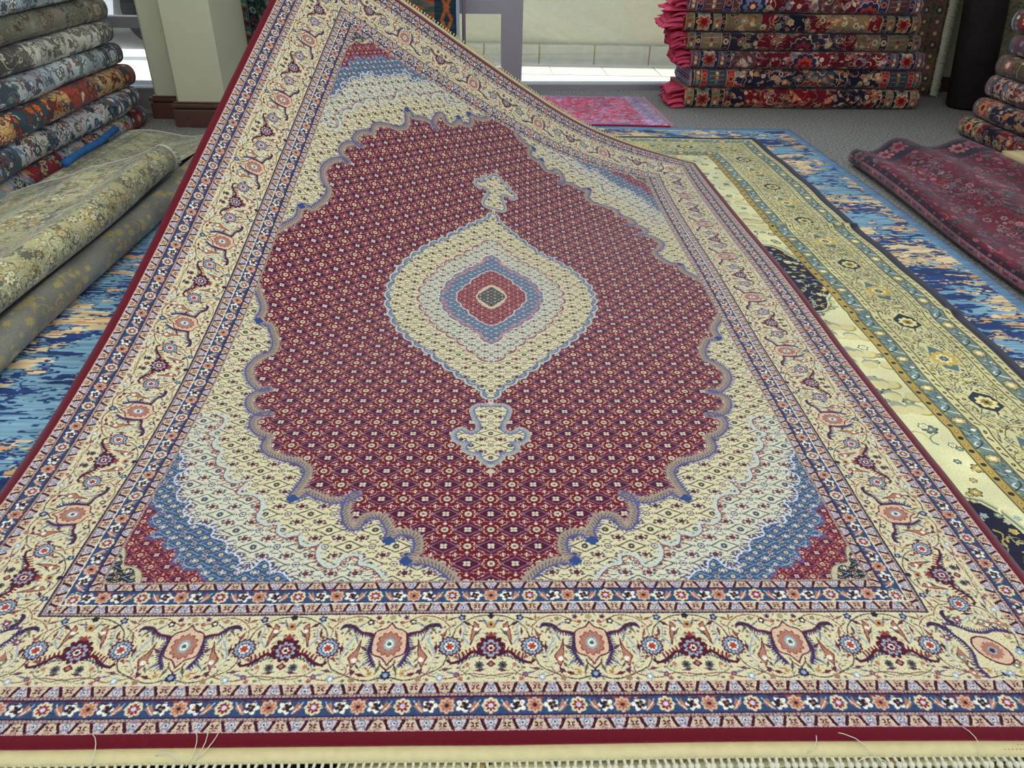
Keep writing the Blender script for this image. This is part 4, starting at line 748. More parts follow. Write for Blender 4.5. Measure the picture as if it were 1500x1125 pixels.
# ---- folded carpets
def folded(name, L, W, H, img_m, edge_m, back_m, seed, layers=4, sag=.006, rag=.012, bulge=.5):
    """carpet folded several times: long axis +X, rounded fold at y=0 facing -Y, nested U-shaped layers visible on the ends"""
    r = random.Random(seed); V = []; F = []; M = []; UV = []; nx = 34
    ph = [r.uniform(0, 6.28) for _ in range(6)]
    def wob(x, k): return sag * (math.sin(x * 5.1 + ph[0] + k) + .6 * math.sin(x * 11 + ph[1] - k))
    t = H / (2 * layers)
    for k in range(layers):
        hh = H / 2 - t * k; yo = t * k * .9; th = t * .86
        prof = []; n = 9; rd = hh * bulge * 1.6
        prof.append((W, -hh)); prof.append((W * .55, -hh)); prof.append((rd + yo + .001, -hh))
        for i in range(1, n): a = -math.pi / 2 - math.pi * i / n; prof.append((rd + yo + rd * math.cos(a), hh * math.sin(a)))
        prof.append((rd + yo + .001, hh)); prof.append((W * .55, hh)); prof.append((W, hh))
        inn = []
        for (y, z) in prof:
            f_ = (hh - th) / hh if hh > th else .02
            yy = y if y >= W * .54 else (rd + yo) + (y - rd - yo) * max(0.05, (rd - th) / rd)
            inn.append((yy, z * f_))
        e0, e1 = r.uniform(-rag, rag), r.uniform(-rag, rag)
        S = [0]
        for a, b in zip(prof[:-1], prof[1:]): S.append(S[-1] + math.hypot(a[0] - b[0], a[1] - b[1]))
        n0 = len(V); K = len(prof)
        for i in range(nx + 1):
            x = e0 + (L + e1 - e0) * i / nx
            for src in (prof, inn):
                for q, (y, z) in enumerate(src):
                    fade = max(0, 1 - max(0, y) / (W * .6))
                    V.append((x, y + wob(x, 0) * fade * 1.2, z + H / 2 + .25 * wob(x, 2) * fade)); UV.append((x / L, (S[q] / .62) % 8))
        st = 2 * K
        for i in range(nx):
            for q in range(K - 1):
                a = n0 + i * st + q; F.append((a + 1, a, a + st, a + st + 1)); M.append(0)
                a += K; F.append((a, a + 1, a + st + 1, a + st)); M.append(2)
            a = n0 + i * st; F.append((a + K, a, a + st, a + K + st)[::-1]); M.append(2); F.append((a + K - 1, a + 2 * K - 1, a + 2 * K - 1 + st, a + K - 1 + st)[::-1]); M.append(2)
        for i in (0, nx):
            for q in range(K - 1):
                a = n0 + i * st + q; fc = (a, a + 1, a + 1 + K, a + K); F.append(fc if i == 0 else fc[::-1]); M.append(1)
    return mesh_obj(name, V, F, [img_m, edge_m, back_m], None, UV, M)
def pmat(key, pal, seed, L, **kw):
    kw.setdefault('ends', (.05, .09, .05)); kw.setdefault('dens', 1.25)
    return mat(key, img=make_image(key + '_pattern', persian(L, .62, 420, pal, seed, **kw)), rough=.93, bump=.3, bscale=380, sheen=.18)
# stack by the window, long axis along X
pink_e = mat('pink_edge', s2l(206, 78, 108), .9, var=.25, vscale=30); redb = mat('red_backing', s2l(120, 40, 54), .95)
spec = [('red', 1.23, 1.56, .128, 'lowest in the stack, red field with cream blossoms', 'pink'), ('navy', 1.27, 1.50, .116, 'second from floor, navy with orange and cream palmettes', 'multi'), ('redblue', 1.235, 1.52, .104, 'third from floor, red and navy blocks', 'pink'), ('wine', 1.2, 1.50, .104, 'fourth from floor, muted red with grey-blue blossoms', 'pink'),
        ('red', 1.17, 1.50, .108, 'fifth from floor, wine red middle with navy borders', 'pink'), ('redblue', 1.18, 1.46, .11, 'sixth from floor, navy border and bright red middle', 'pink'), ('wine', 1.2, 1.42, .11, 'seventh from floor, almost at the top edge', 'pink'), ('red', 1.2, 1.42, .11, 'topmost of the stack', 'pink')]
z = 0.0
for k, (pal, x0, L, H, lab, e) in enumerate(spec):
    m_ = pmat('pile_weave_%d' % k, pal, 40 + k, L, ends=(.045, .035, .13, .05) if k % 2 else (.05, .12, .05, .03), dens=1.1)
    em = pink_e if e == 'pink' else mat('blue_white_edge', s2l(150, 150, 180), .9, var=.5, vscale=60)
    o = folded('folded_carpet', L, .42, H * .94, m_, em, redb, 70 + k, layers=4, sag=.007)
    o.location = (x0, 4.345 + rnd.uniform(-.01, .01) + .004 * k, z + .001); o.rotation_euler = (0, 0, .03)
    tag(o, 'folded red carpet in the window stack, ' + lab, 'carpet', 'folded red carpets stacked beside the window')
    # ruffled selvedge hanging out at the left end
    if k != 1:
        r = random.Random(k); V = []; F = []; nl = 4; n0 = 0
        for l in range(nl):
            zc = H * (l + .6) / (nl + .3); K = 13; a_, b_ = r.uniform(0, 6), r.uniform(.8, 1.3)
            ext = .05 + .07 * r.random() * (1.3 if k in (4, 5) else .8)
            n0 = len(V)
            for i in range(K):
                y = .012 + .28 * i / (K - 1); dz = .012 * math.sin(i * 1.1 * b_ + a_)
                for (xx, dd) in ((.015, 0), (-ext * .5, -.004), (-ext, -.012 - .01 * r.random())):
                    for s in (0, .005): V.append((xx + .01 * math.sin(i * .9 + a_) * (xx < 0), y - (.02 if xx < -ext * .4 else 0) * math.sin(i * .7), max(.004, zc + dz + dd + s)))
            for i in range(K - 1):
                for c in range(2):
                    p = n0 + i * 6 + c * 2; q = p + 6
                    F += [(p + 1, p + 3, q + 3, q + 1), (p, q, q + 2, p + 2)]
                p = n0 + i * 6; q = p + 6; F += [(p + 4, q + 4, q + 5, p + 5), (p, p + 1, q + 1, q)]
            F += [(n0, n0 + 2, n0 + 3, n0 + 1), (n0 + 2, n0 + 4, n0 + 5, n0 + 3)]; e_ = n0 + (K - 1) * 6; F += [(e_, e_ + 1, e_ + 3, e_ + 2), (e_ + 2, e_ + 3, e_ + 5, e_ + 4)]
        rf = mesh_obj('ruffled_selvedge', V, F, [pink_e], o); rf['label'] = 'crinkled pink selvedge at the left end'
    z += H
# stack on the left, long axis along Y (folds face the aisle, +X)
lspec = [('mixed', -1.93, .105, 'lowest in the left stack, multicoloured with a plain red patch', s2l(150, 30, 50)), ('grey', -1.92, .112, 'second up in the left stack, silver with teal and black scrolls', s2l(150, 150, 150)), ('orange', -1.935, .112, 'third up in the left stack, gold with orange and teal swirls', s2l(190, 150, 130)),
         ('ice', -1.955, .108, 'fourth up in the left stack, pale icy grey with green sprigs', s2l(150, 150, 142)), ('silver', -1.965, .108, 'fifth up in the left stack, pale silver with grey scrolls', s2l(190, 180, 164)), ('sage', -1.975, .11, 'sixth up in the left stack, darker grey-green', s2l(90, 84, 84)), ('ice', -1.97, .11, 'seventh up in the left stack, blue-grey scrolls', s2l(150, 150, 150)), ('cream', -1.98, .11, 'topmost in the left stack, beige', s2l(170, 160, 140))]
z = 0.0
for k, (pal, x0, H, lab, ec) in enumerate(lspec):
    L = 2.7
    m_ = pmat('left_weave_%d' % k, pal, 140 + k, L, ends=(.04, .1, .04) if k != 2 else (.05, .06), dens=1.35, big=1.25, center=(k in (1, 2)))
    o = folded('folded_carpet', L, .62, H * .94, m_, mat('left_edge_%d' % k, ec, .9, var=.15, vscale=50), mat('grey_backing', s2l(120, 116, 110), .95), 170 + k, layers=3, sag=.009, rag=.01)
    o.rotation_euler = (0, 0, math.pi / 2); o.location = (x0, 3.73 - L - .012 * k + rnd.uniform(-.012, .012), z + .001)
    tag(o, 'folded carpet ' + lab, 'carpet', 'folded carpets stacked along the left side'); z += H
# stack on the right, folds face the aisle (-X)
rspec = [('red', 2.72, .11, 'lowest in the right stack, navy and gold borders with red middle', s2l(110, 40, 44)), ('navy', 2.76, .108, 'second up in the right stack, brown and navy with bright red patch', s2l(96, 40, 50)), ('redblue', 2.79, .118, 'third up in the right stack, navy, white and red', s2l(90, 50, 70)), ('cream', 2.80, .11, 'fourth up in the right stack, cream with brown scrolls', s2l(180, 160, 130)),
         ('rose', 2.81, .11, 'fifth up in the right stack, dusty rose with red edge', s2l(170, 50, 50)), ('mixed', 2.815, .12, 'sixth up in the right stack, peach and navy with red edge', s2l(190, 50, 54)), ('silver', 2.85, .11, 'topmost in the right stack, pale green-white', s2l(170, 180, 170))]
z = 0.0
for k, (pal, x0, H, lab, ec) in enumerate(rspec):
    L = 2.4
    m_ = pmat('right_weave_%d' % k, pal, 240 + k, L, ends=(.05, .1, .04), dens=1.35, big=1.1)
    o = folded('folded_carpet', L, .55, H * .94, m_, mat('right_edge_%d' % k, ec, .9, var=.15, vscale=50), redb, 270 + k, layers=3, sag=.008)
    o.rotation_euler = (0, 0, -math.pi / 2); o.location = (x0, 3.79 + rnd.uniform(-.012, .012) - .01 * k, z + .001)
    tag(o, 'folded carpet ' + lab, 'carpet', 'folded carpets stacked along the right side'); z += H
# ---- plum carpet at the right, folded over along its left edge, rippled
pl = mat('plum_weave', img=make_image('plum_pattern', persian(1.5, 2.4, 420, 'plum', 9, ends=(.04, .2, .06, .03), sides=.2, dens=1.5, big=1.45)), rough=.93, bump=.35, sheen=.22, sheen_tint=(.9, .8, .95, 1))
def plum(s, v):
    # s: arc across (0 bottom return .. ), v along Y
    Y = 3.12 - v * 2.4
    r = .038 + .006 * math.sin(v * 9)
    x0 = 1.79 - .03 * v + .012 * math.sin(v * 7 + 1)
    if s < .12: X = x0 + r + (.12 - s) / .12 * .12; Z = .008
    elif s < .26: a = -math.pi / 2 - (s - .12) / .14 * math.pi; X = x0 + r + r * math.cos(a); Z = .008 + r + r * math.sin(a)
    else:
        t = (s - .26) / .74; X = x0 + r + t * .84
        f = math.exp(-v * 3.2); w = math.sin((t - .14 - v * .25) * 2 * math.pi / .4)
        Z = .008 + 2 * r - .012 * min(1, t * 12) + min(1, t * 5) * (.022 * f + .006) * (w + .5) + .03 * f * math.exp(-((t - .45) / .2) ** 2) + .02 * t
        Y += .05 * math.sin(t * 3.0) * (1 - v) + .02 * w * f - .14 * t * t
    return (X, Y, Z)
Gq = np.array([[plum(i / 79, j / 70) for i in range(80)] for j in range(71)])
Gq = Gq[::-1]
pq = sheet('patterned_carpet', Gq, .006, [pl, mat('dusty_pink_edge', s2l(150, 100, 116), .9, var=.1, vscale=60)]); tag(pq, 'plum red carpet with rolled left edge and ripples, on floor before right stack', 'carpet')
# cream corner of another carpet turned over it
Gc = ygrid(2.4, 2.74, 2.62, 2.86, 10, 8, .152, lambda x, y: .01 * math.sin((x - 2.4) * 8))
Gc = skew(Gc, lambda x, y: (x + .1 * (2.86 - y), y - .22 * (x - 2.4)))
cc = sheet('folded_mat', Gc, .036, [mat('cream_felt', s2l(196, 184, 140), .9, bump=.2), mat('cream_felt_side', s2l(186, 172, 132), .9)]); tag(cc, 'plain cream mat corner between plum carpet and right stack', 'mat')
# ---- green carpets at the left, with rolled right edges
def rolled(name, x_edge, r, z0, xl, zl, y0, y1, m_, edge, ripple, tilt=0, n=60, dy=0, far=None):
    def P(s, v):
        Y = y0 + (y1 - y0) * v; xe = x_edge + tilt * v + .008 * math.sin(v * 11)
        if s < .18: a = -math.pi / 2 + s / .18 * math.pi * .0; X = xe - r - (.18 - s) / .18 * .15; Z = z0
        elif s < .45: a = -math.pi / 2 + (s - .18) / .27 * math.pi; X = xe - r + r * math.cos(a); Z = z0 + r + r * math.sin(a)
        else:
            t = (s - .45) / .55; X = (xe - r) * (1 - t) + xl * t; top = z0 + 2 * r
            Z = top * (1 - t) + zl * t - .35 * r * math.sin(min(1, t * 2.2) * math.pi) * (1 - .3 * t) + ripple * math.sin(t * 9 + v * 5) * math.sin(t * math.pi)
            Y += dy * t + (.02 * math.sin(t * 10) if v > .98 else 0)
        return (X, Y, Z)
    g = np.array([[P(i / (n - 1), j / 50) for i in range(n)] for j in range(51)])[:, ::-1]
    return sheet(name, g, .007, [m_, edge])
m3 = mat('grey_gold_damask_weave', img=make_image('grey_gold_pattern', persian(.9, 3.0, 400, 'damask', 31, ends=(), dens=.75, big=1.2, center=False)), rough=.9, bump=.3, sheen=.25)
g3 = rolled('rolled_carpet', -1.238, .05, .0135, -1.62, .02, .15, 2.95, m3, under_m, .002, tilt=-.03); tag(g3, 'grey carpet with gold flowers, rolled edge lying beside the blue carpet', 'carpet')
m1 = mat('olive_far_weave', img=make_image('olive_far_pattern', persian(.8, 1.8, 400, 'olive', 33, ends=(.05, .05), sides=.1, dens=1.6, big=.9, center=True)), rough=.93, bump=.3, sheen=.3)
Gg = np.array([[[-1.905 + (.525 + .13 * j / 40) * i / 30, 2.3 + 1.12 * j / 40 + (.05 * math.sin(i / 30 * 5) - .05 * i / 30) * (j / 40) ** 3, .125 - .07 * math.sin(min(1, (1 - i / 30) * 1.1) * math.pi / 2) * (j / 40 > -1) + .022 * math.sin(i / 30 * 7.5 + 1) * (j / 40) ** 2 - .03 * (j / 40) ** 2] for i in range(31)] for j in range(41)])
g1 = sheet('patterned_carpet', Gg, .007, [m1, white_m]); tag(g1, 'olive grey carpet with white fringed far edge, foremost toward the pillars', 'carpet')
m2 = mat('green_cream_weave', img=make_image('green_cream_pattern', persian(.95, 2.5, 400, 'olive', 35, ends=(.03,), sides=.08, dens=1.8, big=1.15, center=True)), rough=.93, bump=.3, sheen=.25)
g2 = rolled('rolled_carpet', -1.262, .056, .12, -1.91, .075, .2, 2.46, m2, white_m, .006, tilt=-.02, dy=-.16); tag(g2, 'sage green and cream scroll carpet, rolled edge on top of the grey-gold one', 'carpet')
for (o, gg, nm) in ((g1, Gg[-1], 1), (g2, None, 2)):
    mb = MB()
    if gg is None:
        vs = [v.co for v in g2.data.vertices][50 * 60:51 * 60]; gg = np.array([tuple(v) for v in vs])
    for i in range(len(gg) - 1):
        for k in range(6):
            t = (k + rnd.random()) / 6; p = gg[i] * (1 - t) + gg[i + 1] * t
            mb.tube([tuple(p - (0, .005, .002)), (p[0] + rnd.uniform(-.004, .004), p[1] + .012, p[2] - .002), (p[0] + rnd.uniform(-.01, .01), p[1] + .034, p[2] - .01)], .003, 4, 0, .0014)
    f = mb.build('fringe', [white_m], o, True); f['kind'] = 'stuff'
# blue-backed narrow bundle against the left stack
mb = MB(); mb.tube([(-1.885 + .03 * (1 - k / 8), 2.66 + .6 * k / 8, .09 + .004 * math.sin(k)) for k in range(9)], .016, 12)
bb = mb.build('rolled_mat', [mat('bright_blue_felt', s2l(46, 96, 152), .9, bump=.2, var=.15, vscale=20)], None, True); tag(bb, 'narrow bright blue roll wedged between left stack and olive carpet', 'mat')
# ---- hanging and standing carpets at the back
def hanging(name, x0, x1, y, z0, z1, m_, edge, wav=.01, lean=0, shear=0, n=24):
    g = np.array([[[x0 + (x1 - x0) * i / n + shear * j / n, y + wav * math.sin(i / n * 14) * (1 - .3 * j / n) + lean * j / n, z0 + (z1 - z0) * j / n] for i in range(n + 1)] for j in range(n + 1)])
    return sheet(name, g, .008, [m_, edge])
km = mat('kilim_weave', img=make_image('kilim_pattern', paint_kilim()), rough=.95, bump=.4, bscale=200)
k1 = hanging('hanging_kilim', -.72, -.225, 4.62, .04, 1.75, km, mat('pale_blue_edge', s2l(170, 186, 205), .9), .006); MB().box(-.226, -.206, 4.61, 4.62, .04, 1.75).build('edge_tape', [mat('pale_blue_edge')], k1)['label'] = 'pale blue edging down the right side'; tag(k1, 'zigzag kilim in rust, green and teal hanging by the door', 'kilim')
lm = mat('leaning_weave', img=make_image('leaning_pattern', persian(.75, 1.8, 400, 'cream', 51, ends=(.012, .07, .02, .06), dens=1.2)), rough=.93, bump=.3)
l1 = hanging('hanging_carpet', 2.3, 3.10, 4.84, .02, 1.85, lm, mat('maroon_edge', s2l(70, 24, 30), .9), .004, shear=-.17); tag(l1, 'cream field carpet with dark borders and white side fringe, hung behind the window stack', 'carpet')
mb = MB()
for i in range(150):
    zz = .02 + 1.82 * i / 150; x = 3.10 - .17 * i / 150
    mb.tube([(x - .004, 4.845, zz), (x + .03, 4.84 + rnd.uniform(-.006, .006), zz - .006), (x + .055 + rnd.uniform(-.006, .006), 4.838, zz - .018)], .0075, 4, 0, .004)
f = mb.build('fringe', [fringe_m if 0 else white_m], l1, True); f['kind'] = 'stuff'
sg = mat('sage_hanging_weave', img=make_image('sage_pattern', persian(.8, 1.8, 380, 'sage', 53, ends=(.03, .08), dens=1.4)), rough=.93, bump=.3)
s1 = hanging('hanging_carpet', 3.18, 3.66, 4.72, .02, 1.8, sg, under_m, .008); tag(s1, 'grey-green floral carpet hanging behind the right stack', 'carpet')
tm = mat('dark_teal_weave', img=make_image('dark_teal_pattern', persian(.8, 1.4, 380, 'teal', 55, ends=(.03, .06), dens=1.2, big=1.3)), rough=.93, bump=.3)
g = np.array([[[-1.57 + .8 * i / 40 + .03 * (1 - j / 30), 4.46 + .05 * math.sin(i / 40 * 16 + j / 30 * 2) + .1 * math.sin(i / 40 * 3.1), .17 + 1.3 * j / 30 - .1 * math.sin(i / 40 * math.pi) * (1 - j / 30)] for i in range(41)] for j in range(31)])
t1 = sheet('hanging_carpet', g, .012, [tm, mat('dark_edge', s2l(24, 30, 34), .9)]); tag(t1, 'dark teal carpet draped in folds just right of the pillar', 'carpet')
# rail and stand that carry them
rail_m = mat('pale_steel', s2l(150, 152, 160), .4, .4)
for (x0, x1, y, zt, lab, ft) in ((-.78, -.18, 4.66, 1.76, 'steel hanging rail holding the zigzag kilim', .03), (-1.5, -.88, 4.6, 1.48, 'steel hanging rail behind the dark teal carpet', .02), (2.16, 3.7, 4.9, 1.87, 'long steel rail carrying the two carpets behind the right stacks', .02)):
    e = bpy.data.objects.new('hanging_rail', None); COL.objects.link(e); e.location = ((x0 + x1) / 2, y, 0); tag(e, lab, 'rail'); cx = (x0 + x1) / 2
    MB().tube([(x0 - cx, 0, zt), (x1 - cx, 0, zt)], .014, 10).build('bar', [rail_m], e, True)
    for x in (x0, x1): MB().tube([(x - cx, 0, .005), (x - cx, 0, zt)], .012, 10).build('post', [rail_m], e, True); MB().box(x - cx - .03, x - cx + .03, -.06, .06, 0, .012).build('foot', [rail_m], e)
# dark roll standing upright
mb = MB(); K = 28
prof = []
for zz, rr in ((0, .118), (.01, .126), (.5, .127), (1.0, .125), (1.6, .126), (1.61, .118)): prof.append((zz, rr))
n0 = 0; V = []; F = []
for zz, rr in prof:
    for i in range(K): a = i / K * 2 * math.pi; V.append((rr * math.cos(a) * (1 + .015 * math.sin(3 * a + zz * 4)), rr * math.sin(a), zz))
for j in range(len(prof) - 1):
    for i in range(K): F.append((j * K + i, j * K + (i + 1) % K, (j + 1) * K + (i + 1) % K, (j + 1) * K + i))
F.append(tuple(K - 1 - i for i in range(K))); F.append(tuple((len(prof) - 1) * K + i for i in range(K)))
dr = mesh_obj('standing_roll', V, F, [mat('dark_brown_wrap', s2l(44, 38, 42), .75, bump=.2, bscale=20, var=.2, vscale=5)]); dr.location = (3.185, 4.52, .022); dr.rotation_euler = (0, -.15, 0); tag(dr, 'dark brown wrapped carpet roll standing upright near the right stack', 'roll')
sp = MB(); 
pts = [((.03 + .0045 * k) * math.cos(k * .5), (.03 + .0045 * k) * math.sin(k * .5), 1.612) for k in range(20)]
sp.tube(pts, .003, 5).build('rolled_end', [mat('brown_edge', s2l(90, 76, 70), .9)], dr, True)
# ================================================================ SHELL
fl = MB().box(-4.2, 4.2, -2.5, 4.998, -.05, 0).box(2.25, 4.2, 4.998, 5.1, -.05, 0).build('floor', [floor_m]); tag(fl, 'grey loop pile floor carpet', 'floor', kind='structure')
wall_m = mat('cream_paint', s2l(190, 194, 166), .75, bump=.05, bscale=60, var=.03, vscale=4)
pil_m = mat('pillar_paint', s2l(196, 198, 172), .7, bump=.05, bscale=60, var=.03, vscale=5)
frame_m = mat('grey_aluminium', s2l(150, 150, 158), .45, .25, var=.03, vscale=3)
def glass():
    m = bpy.data.materials.new('window_glass'); m.use_nodes = True; N = m.node_tree.nodes; L = m.node_tree.links; N.clear()
    o = N.new('ShaderNodeOutputMaterial'); t = N.new('ShaderNodeBsdfTransparent'); t.inputs[0].default_value = (.94, .97, .98, 1); g = N.new('ShaderNodeBsdfGlossy'); g.inputs['Roughness'].default_value = .02
    fr = N.new('ShaderNodeFresnel'); fr.inputs[0].default_value = 1.75; mx = N.new('ShaderNodeMixShader'); L.new(fr.outputs[0], mx.inputs[0]); L.new(t.outputs[0], mx.inputs[1]); L.new(g.outputs[0], mx.inputs[2]); L.new(mx.outputs[0], o.inputs[0]); return m
glass_m = glass()
def slanted(o, x0, y0, sl):   # put a window unit on the (slightly turned) shop front line
    o.location = (x0, y0, 0); o.rotation_euler = (0, 0, math.atan(sl)); return o
# shop window right of the door
def unit(name, label, x0, x1, y, zs, parent=None, sl=.08, cat='window'):
    e = bpy.data.objects.new(name, None); COL.objects.link(e); slanted(e, x0, y, sl); w = (x1 - x0) / math.cos(math.atan(sl)); tag(e, label, cat, kind='structure')
    return e, w
H_ = 2.6
MB().box(-4.2, 4.2, -2.5, 5.4, 2.7, 2.78).build('ceiling', [mat('white_ceiling', s2l(225, 225, 220), .9)])['kind'] = 'structure'
e, w = unit('window_1', 'large grey framed shop window beside the door', .12, 2.3, 4.885, 0)
MB().box(0, .085, -.03, .05, 0, H_).box(.085, w, -.03, .05, 0, .035).box(w - .06, w, -.03, .05, .035, H_).box(.085, w - .06, -.03, .05, H_ - .06, H_).build('window_frame', [frame_m], e)
MB().box(.085, w - .06, .004, .012, .035, H_ - .06).build('pane', [glass_m], e)
MB().box(.085, w - .06, -.034, .06, .036, .045).build('window_sill', [mat('pale_sill', s2l(196, 198, 206), .5)], e)
e, w = unit('door_1', 'grey aluminium glazed shop door with mid rail', -.9, .12, 4.803, 0, cat='door')
MB().box(0, .08, -.03, .05, 0, H_).box(w - .055, w, -.03, .05, 0, H_).box(.08, w - .055, -.03, .05, 0, .135).box(.08, w - .055, -.03, .05, .478, .56).box(.08, w - .055, -.03, .05, H_ - .1, H_).build('door_frame', [frame_m], e)
MB().box(.08, w - .055, .004, .012, .135, .478).box(.08, w - .055, .004, .012, .56, H_ - .1).build('pane', [glass_m], e)
MB().box(.1, .13, -.075, -.055, .95, 1.25).box(.105, .125, -.056, -.028, .97, .99).box(.105, .125, -.056, -.028, 1.21, 1.23).build('door_handle', [rail_m], e)
# front window at the left, set further forward
e = bpy.data.objects.new('window_2', None); COL.objects.link(e); e.location = (-3.4, 4.06, 0); tag(e, 'grey framed front window left of the pillars', 'window', kind='structure')
w = 1.47
MB().box(0, w, -.03, .05, 0, .125).box(0, w, -.035, .055, .125, .14).box(0, w, -.03, .05, .458, .515).box(w - .045, w, -.03, .05, .14, H_).box(0, .05, -.03, .05, .14, H_).box(.05, w - .045, -.03, .05, H_ - .06, H_).build('window_frame', [frame_m], e)
MB().box(.05, w - .045, .004, .012, .14, .458).box(.05, w - .045, .004, .012, .515, H_ - .06).build('pane', [glass_m], e)
MB().box(0, w, -.045, -.03, 0, .02).build('trim_strip', [mat('pale_trim', s2l(170, 168, 166), .6)], e)
# pillars
brown_m = mat('brown_skirting', s2l(84, 58, 50), .4, var=.1, vscale=10)
def skirt(x0, x1, yf, yb, h, parent):
    mb = MB()
    # stepped moulding running round front and sides
    for (o_, z0, z1) in ((.022, 0, h * .7), (.014, h * .7, h * .78), (.026, h * .78, h * .93), (.012, h * .93, h)):
        mb.box(x0 - o_, x1 + o_, yf - o_, yb, z0, z1, 0, .004)
    return mb.build('skirting', [brown_m], parent)
for (nm, x0, x1, yf, yb, hs, lab) in (('wall_left_pillar', -1.93, -1.795, 3.9, 4.2, .125, 'narrow cream pillar with brown skirting next to the left window'), ('wall_front_pillar', -1.735, -1.47, 3.71, 4.3, .135, 'wider cream pillar with brown skirting, nearer of the two')):
    p = MB().box(x0, x1, yf, yb, 0, H_, 0, .012).build(nm, [pil_m]); tag(p, lab, 'pillar', kind='structure'); skirt(x0, x1, yf, yb, hs, p)
for (nm, bx, lab) in (('wall_back', [(-1.93, -1.6, 4.3, 4.36), (-1.95, -.86, 4.72, 4.82), (-1.95, -1.9, 4.1, 4.72)], 'cream wall between the pillars and the door'), ('wall_back_right', [(2.28, 4.0, 5.07, 5.17)], 'wall behind the right hand carpets'), ('wall_left', [(-3.5, -3.4, -2.5, 4.1)], 'left side wall'), ('wall_right', [(3.9, 4.0, -2.5, 5.1)], 'right side wall')):
    mb = MB()
    for (a, b, c, d) in bx: mb.box(a, b, c, d, 0, H_)
    tag(mb.build(nm, [wall_m]), lab, 'wall', kind='structure')
MB().box(2.3, 3.9, 5.05, 5.07, 0, .1).build('baseboard_back', [brown_m])['kind'] = 'structure'
# ================================================================ OUTSIDE
pave_m = mat('pale_paving', s2l(225, 222, 212), .9, var=.06, vscale=3)
pv = MB().box(-9, 7, 5.0, 6.32, -.12, -.07).box(-9, -1.9, 4.15, 5.0, -.12, -.07).box(-9, -1.6, 6.32, 16, -.12, -.075).build('ground_paving', [pave_m]); tag(pv, 'sunlit pale paving outside', 'paving', kind='structure')
mb = MB()
for i in range(14):
    x = -1.3 + i * .45; mb.box(x, x + .44, 5.86, 6.32, -.07, -.066)
tag(mb.build('trim_kerb', [mat('pale_kerb', s2l(214, 210, 200), .9)]), 'row of kerb slabs along the boundary wall', 'kerb', kind='structure')
bw = MB().box(-1.55, 6, 6.42, 6.6, -.1, 2.4).build('wall_outside', [mat('cream_render', s2l(214, 210, 186), .9, bump=.5, bscale=40, var=.04, vscale=30)]); tag(bw, 'cream rendered boundary wall outside the window', 'wall', kind='structure')
mb = MB(); mj = MB()
for i in range(14):
    x = -1.5 + i * .48; mb.box(x, x + .468, 6.36, 6.42, -.07, .085, 0, .004)
tag(mb.build('trim_wall_tiles', [mat('stone_tile', s2l(196, 194, 178), .7, var=.08, vscale=14)]), 'course of stone tiles at foot of outside wall', 'wall', kind='structure')
tag(MB().box(-1.5, 5.2, 6.37, 6.42, -.07, .083).build('trim_wall_grout', [mat('tan_grout', s2l(180, 164, 120), .9)]), 'tan joints between wall tiles', 'wall', kind='structure')
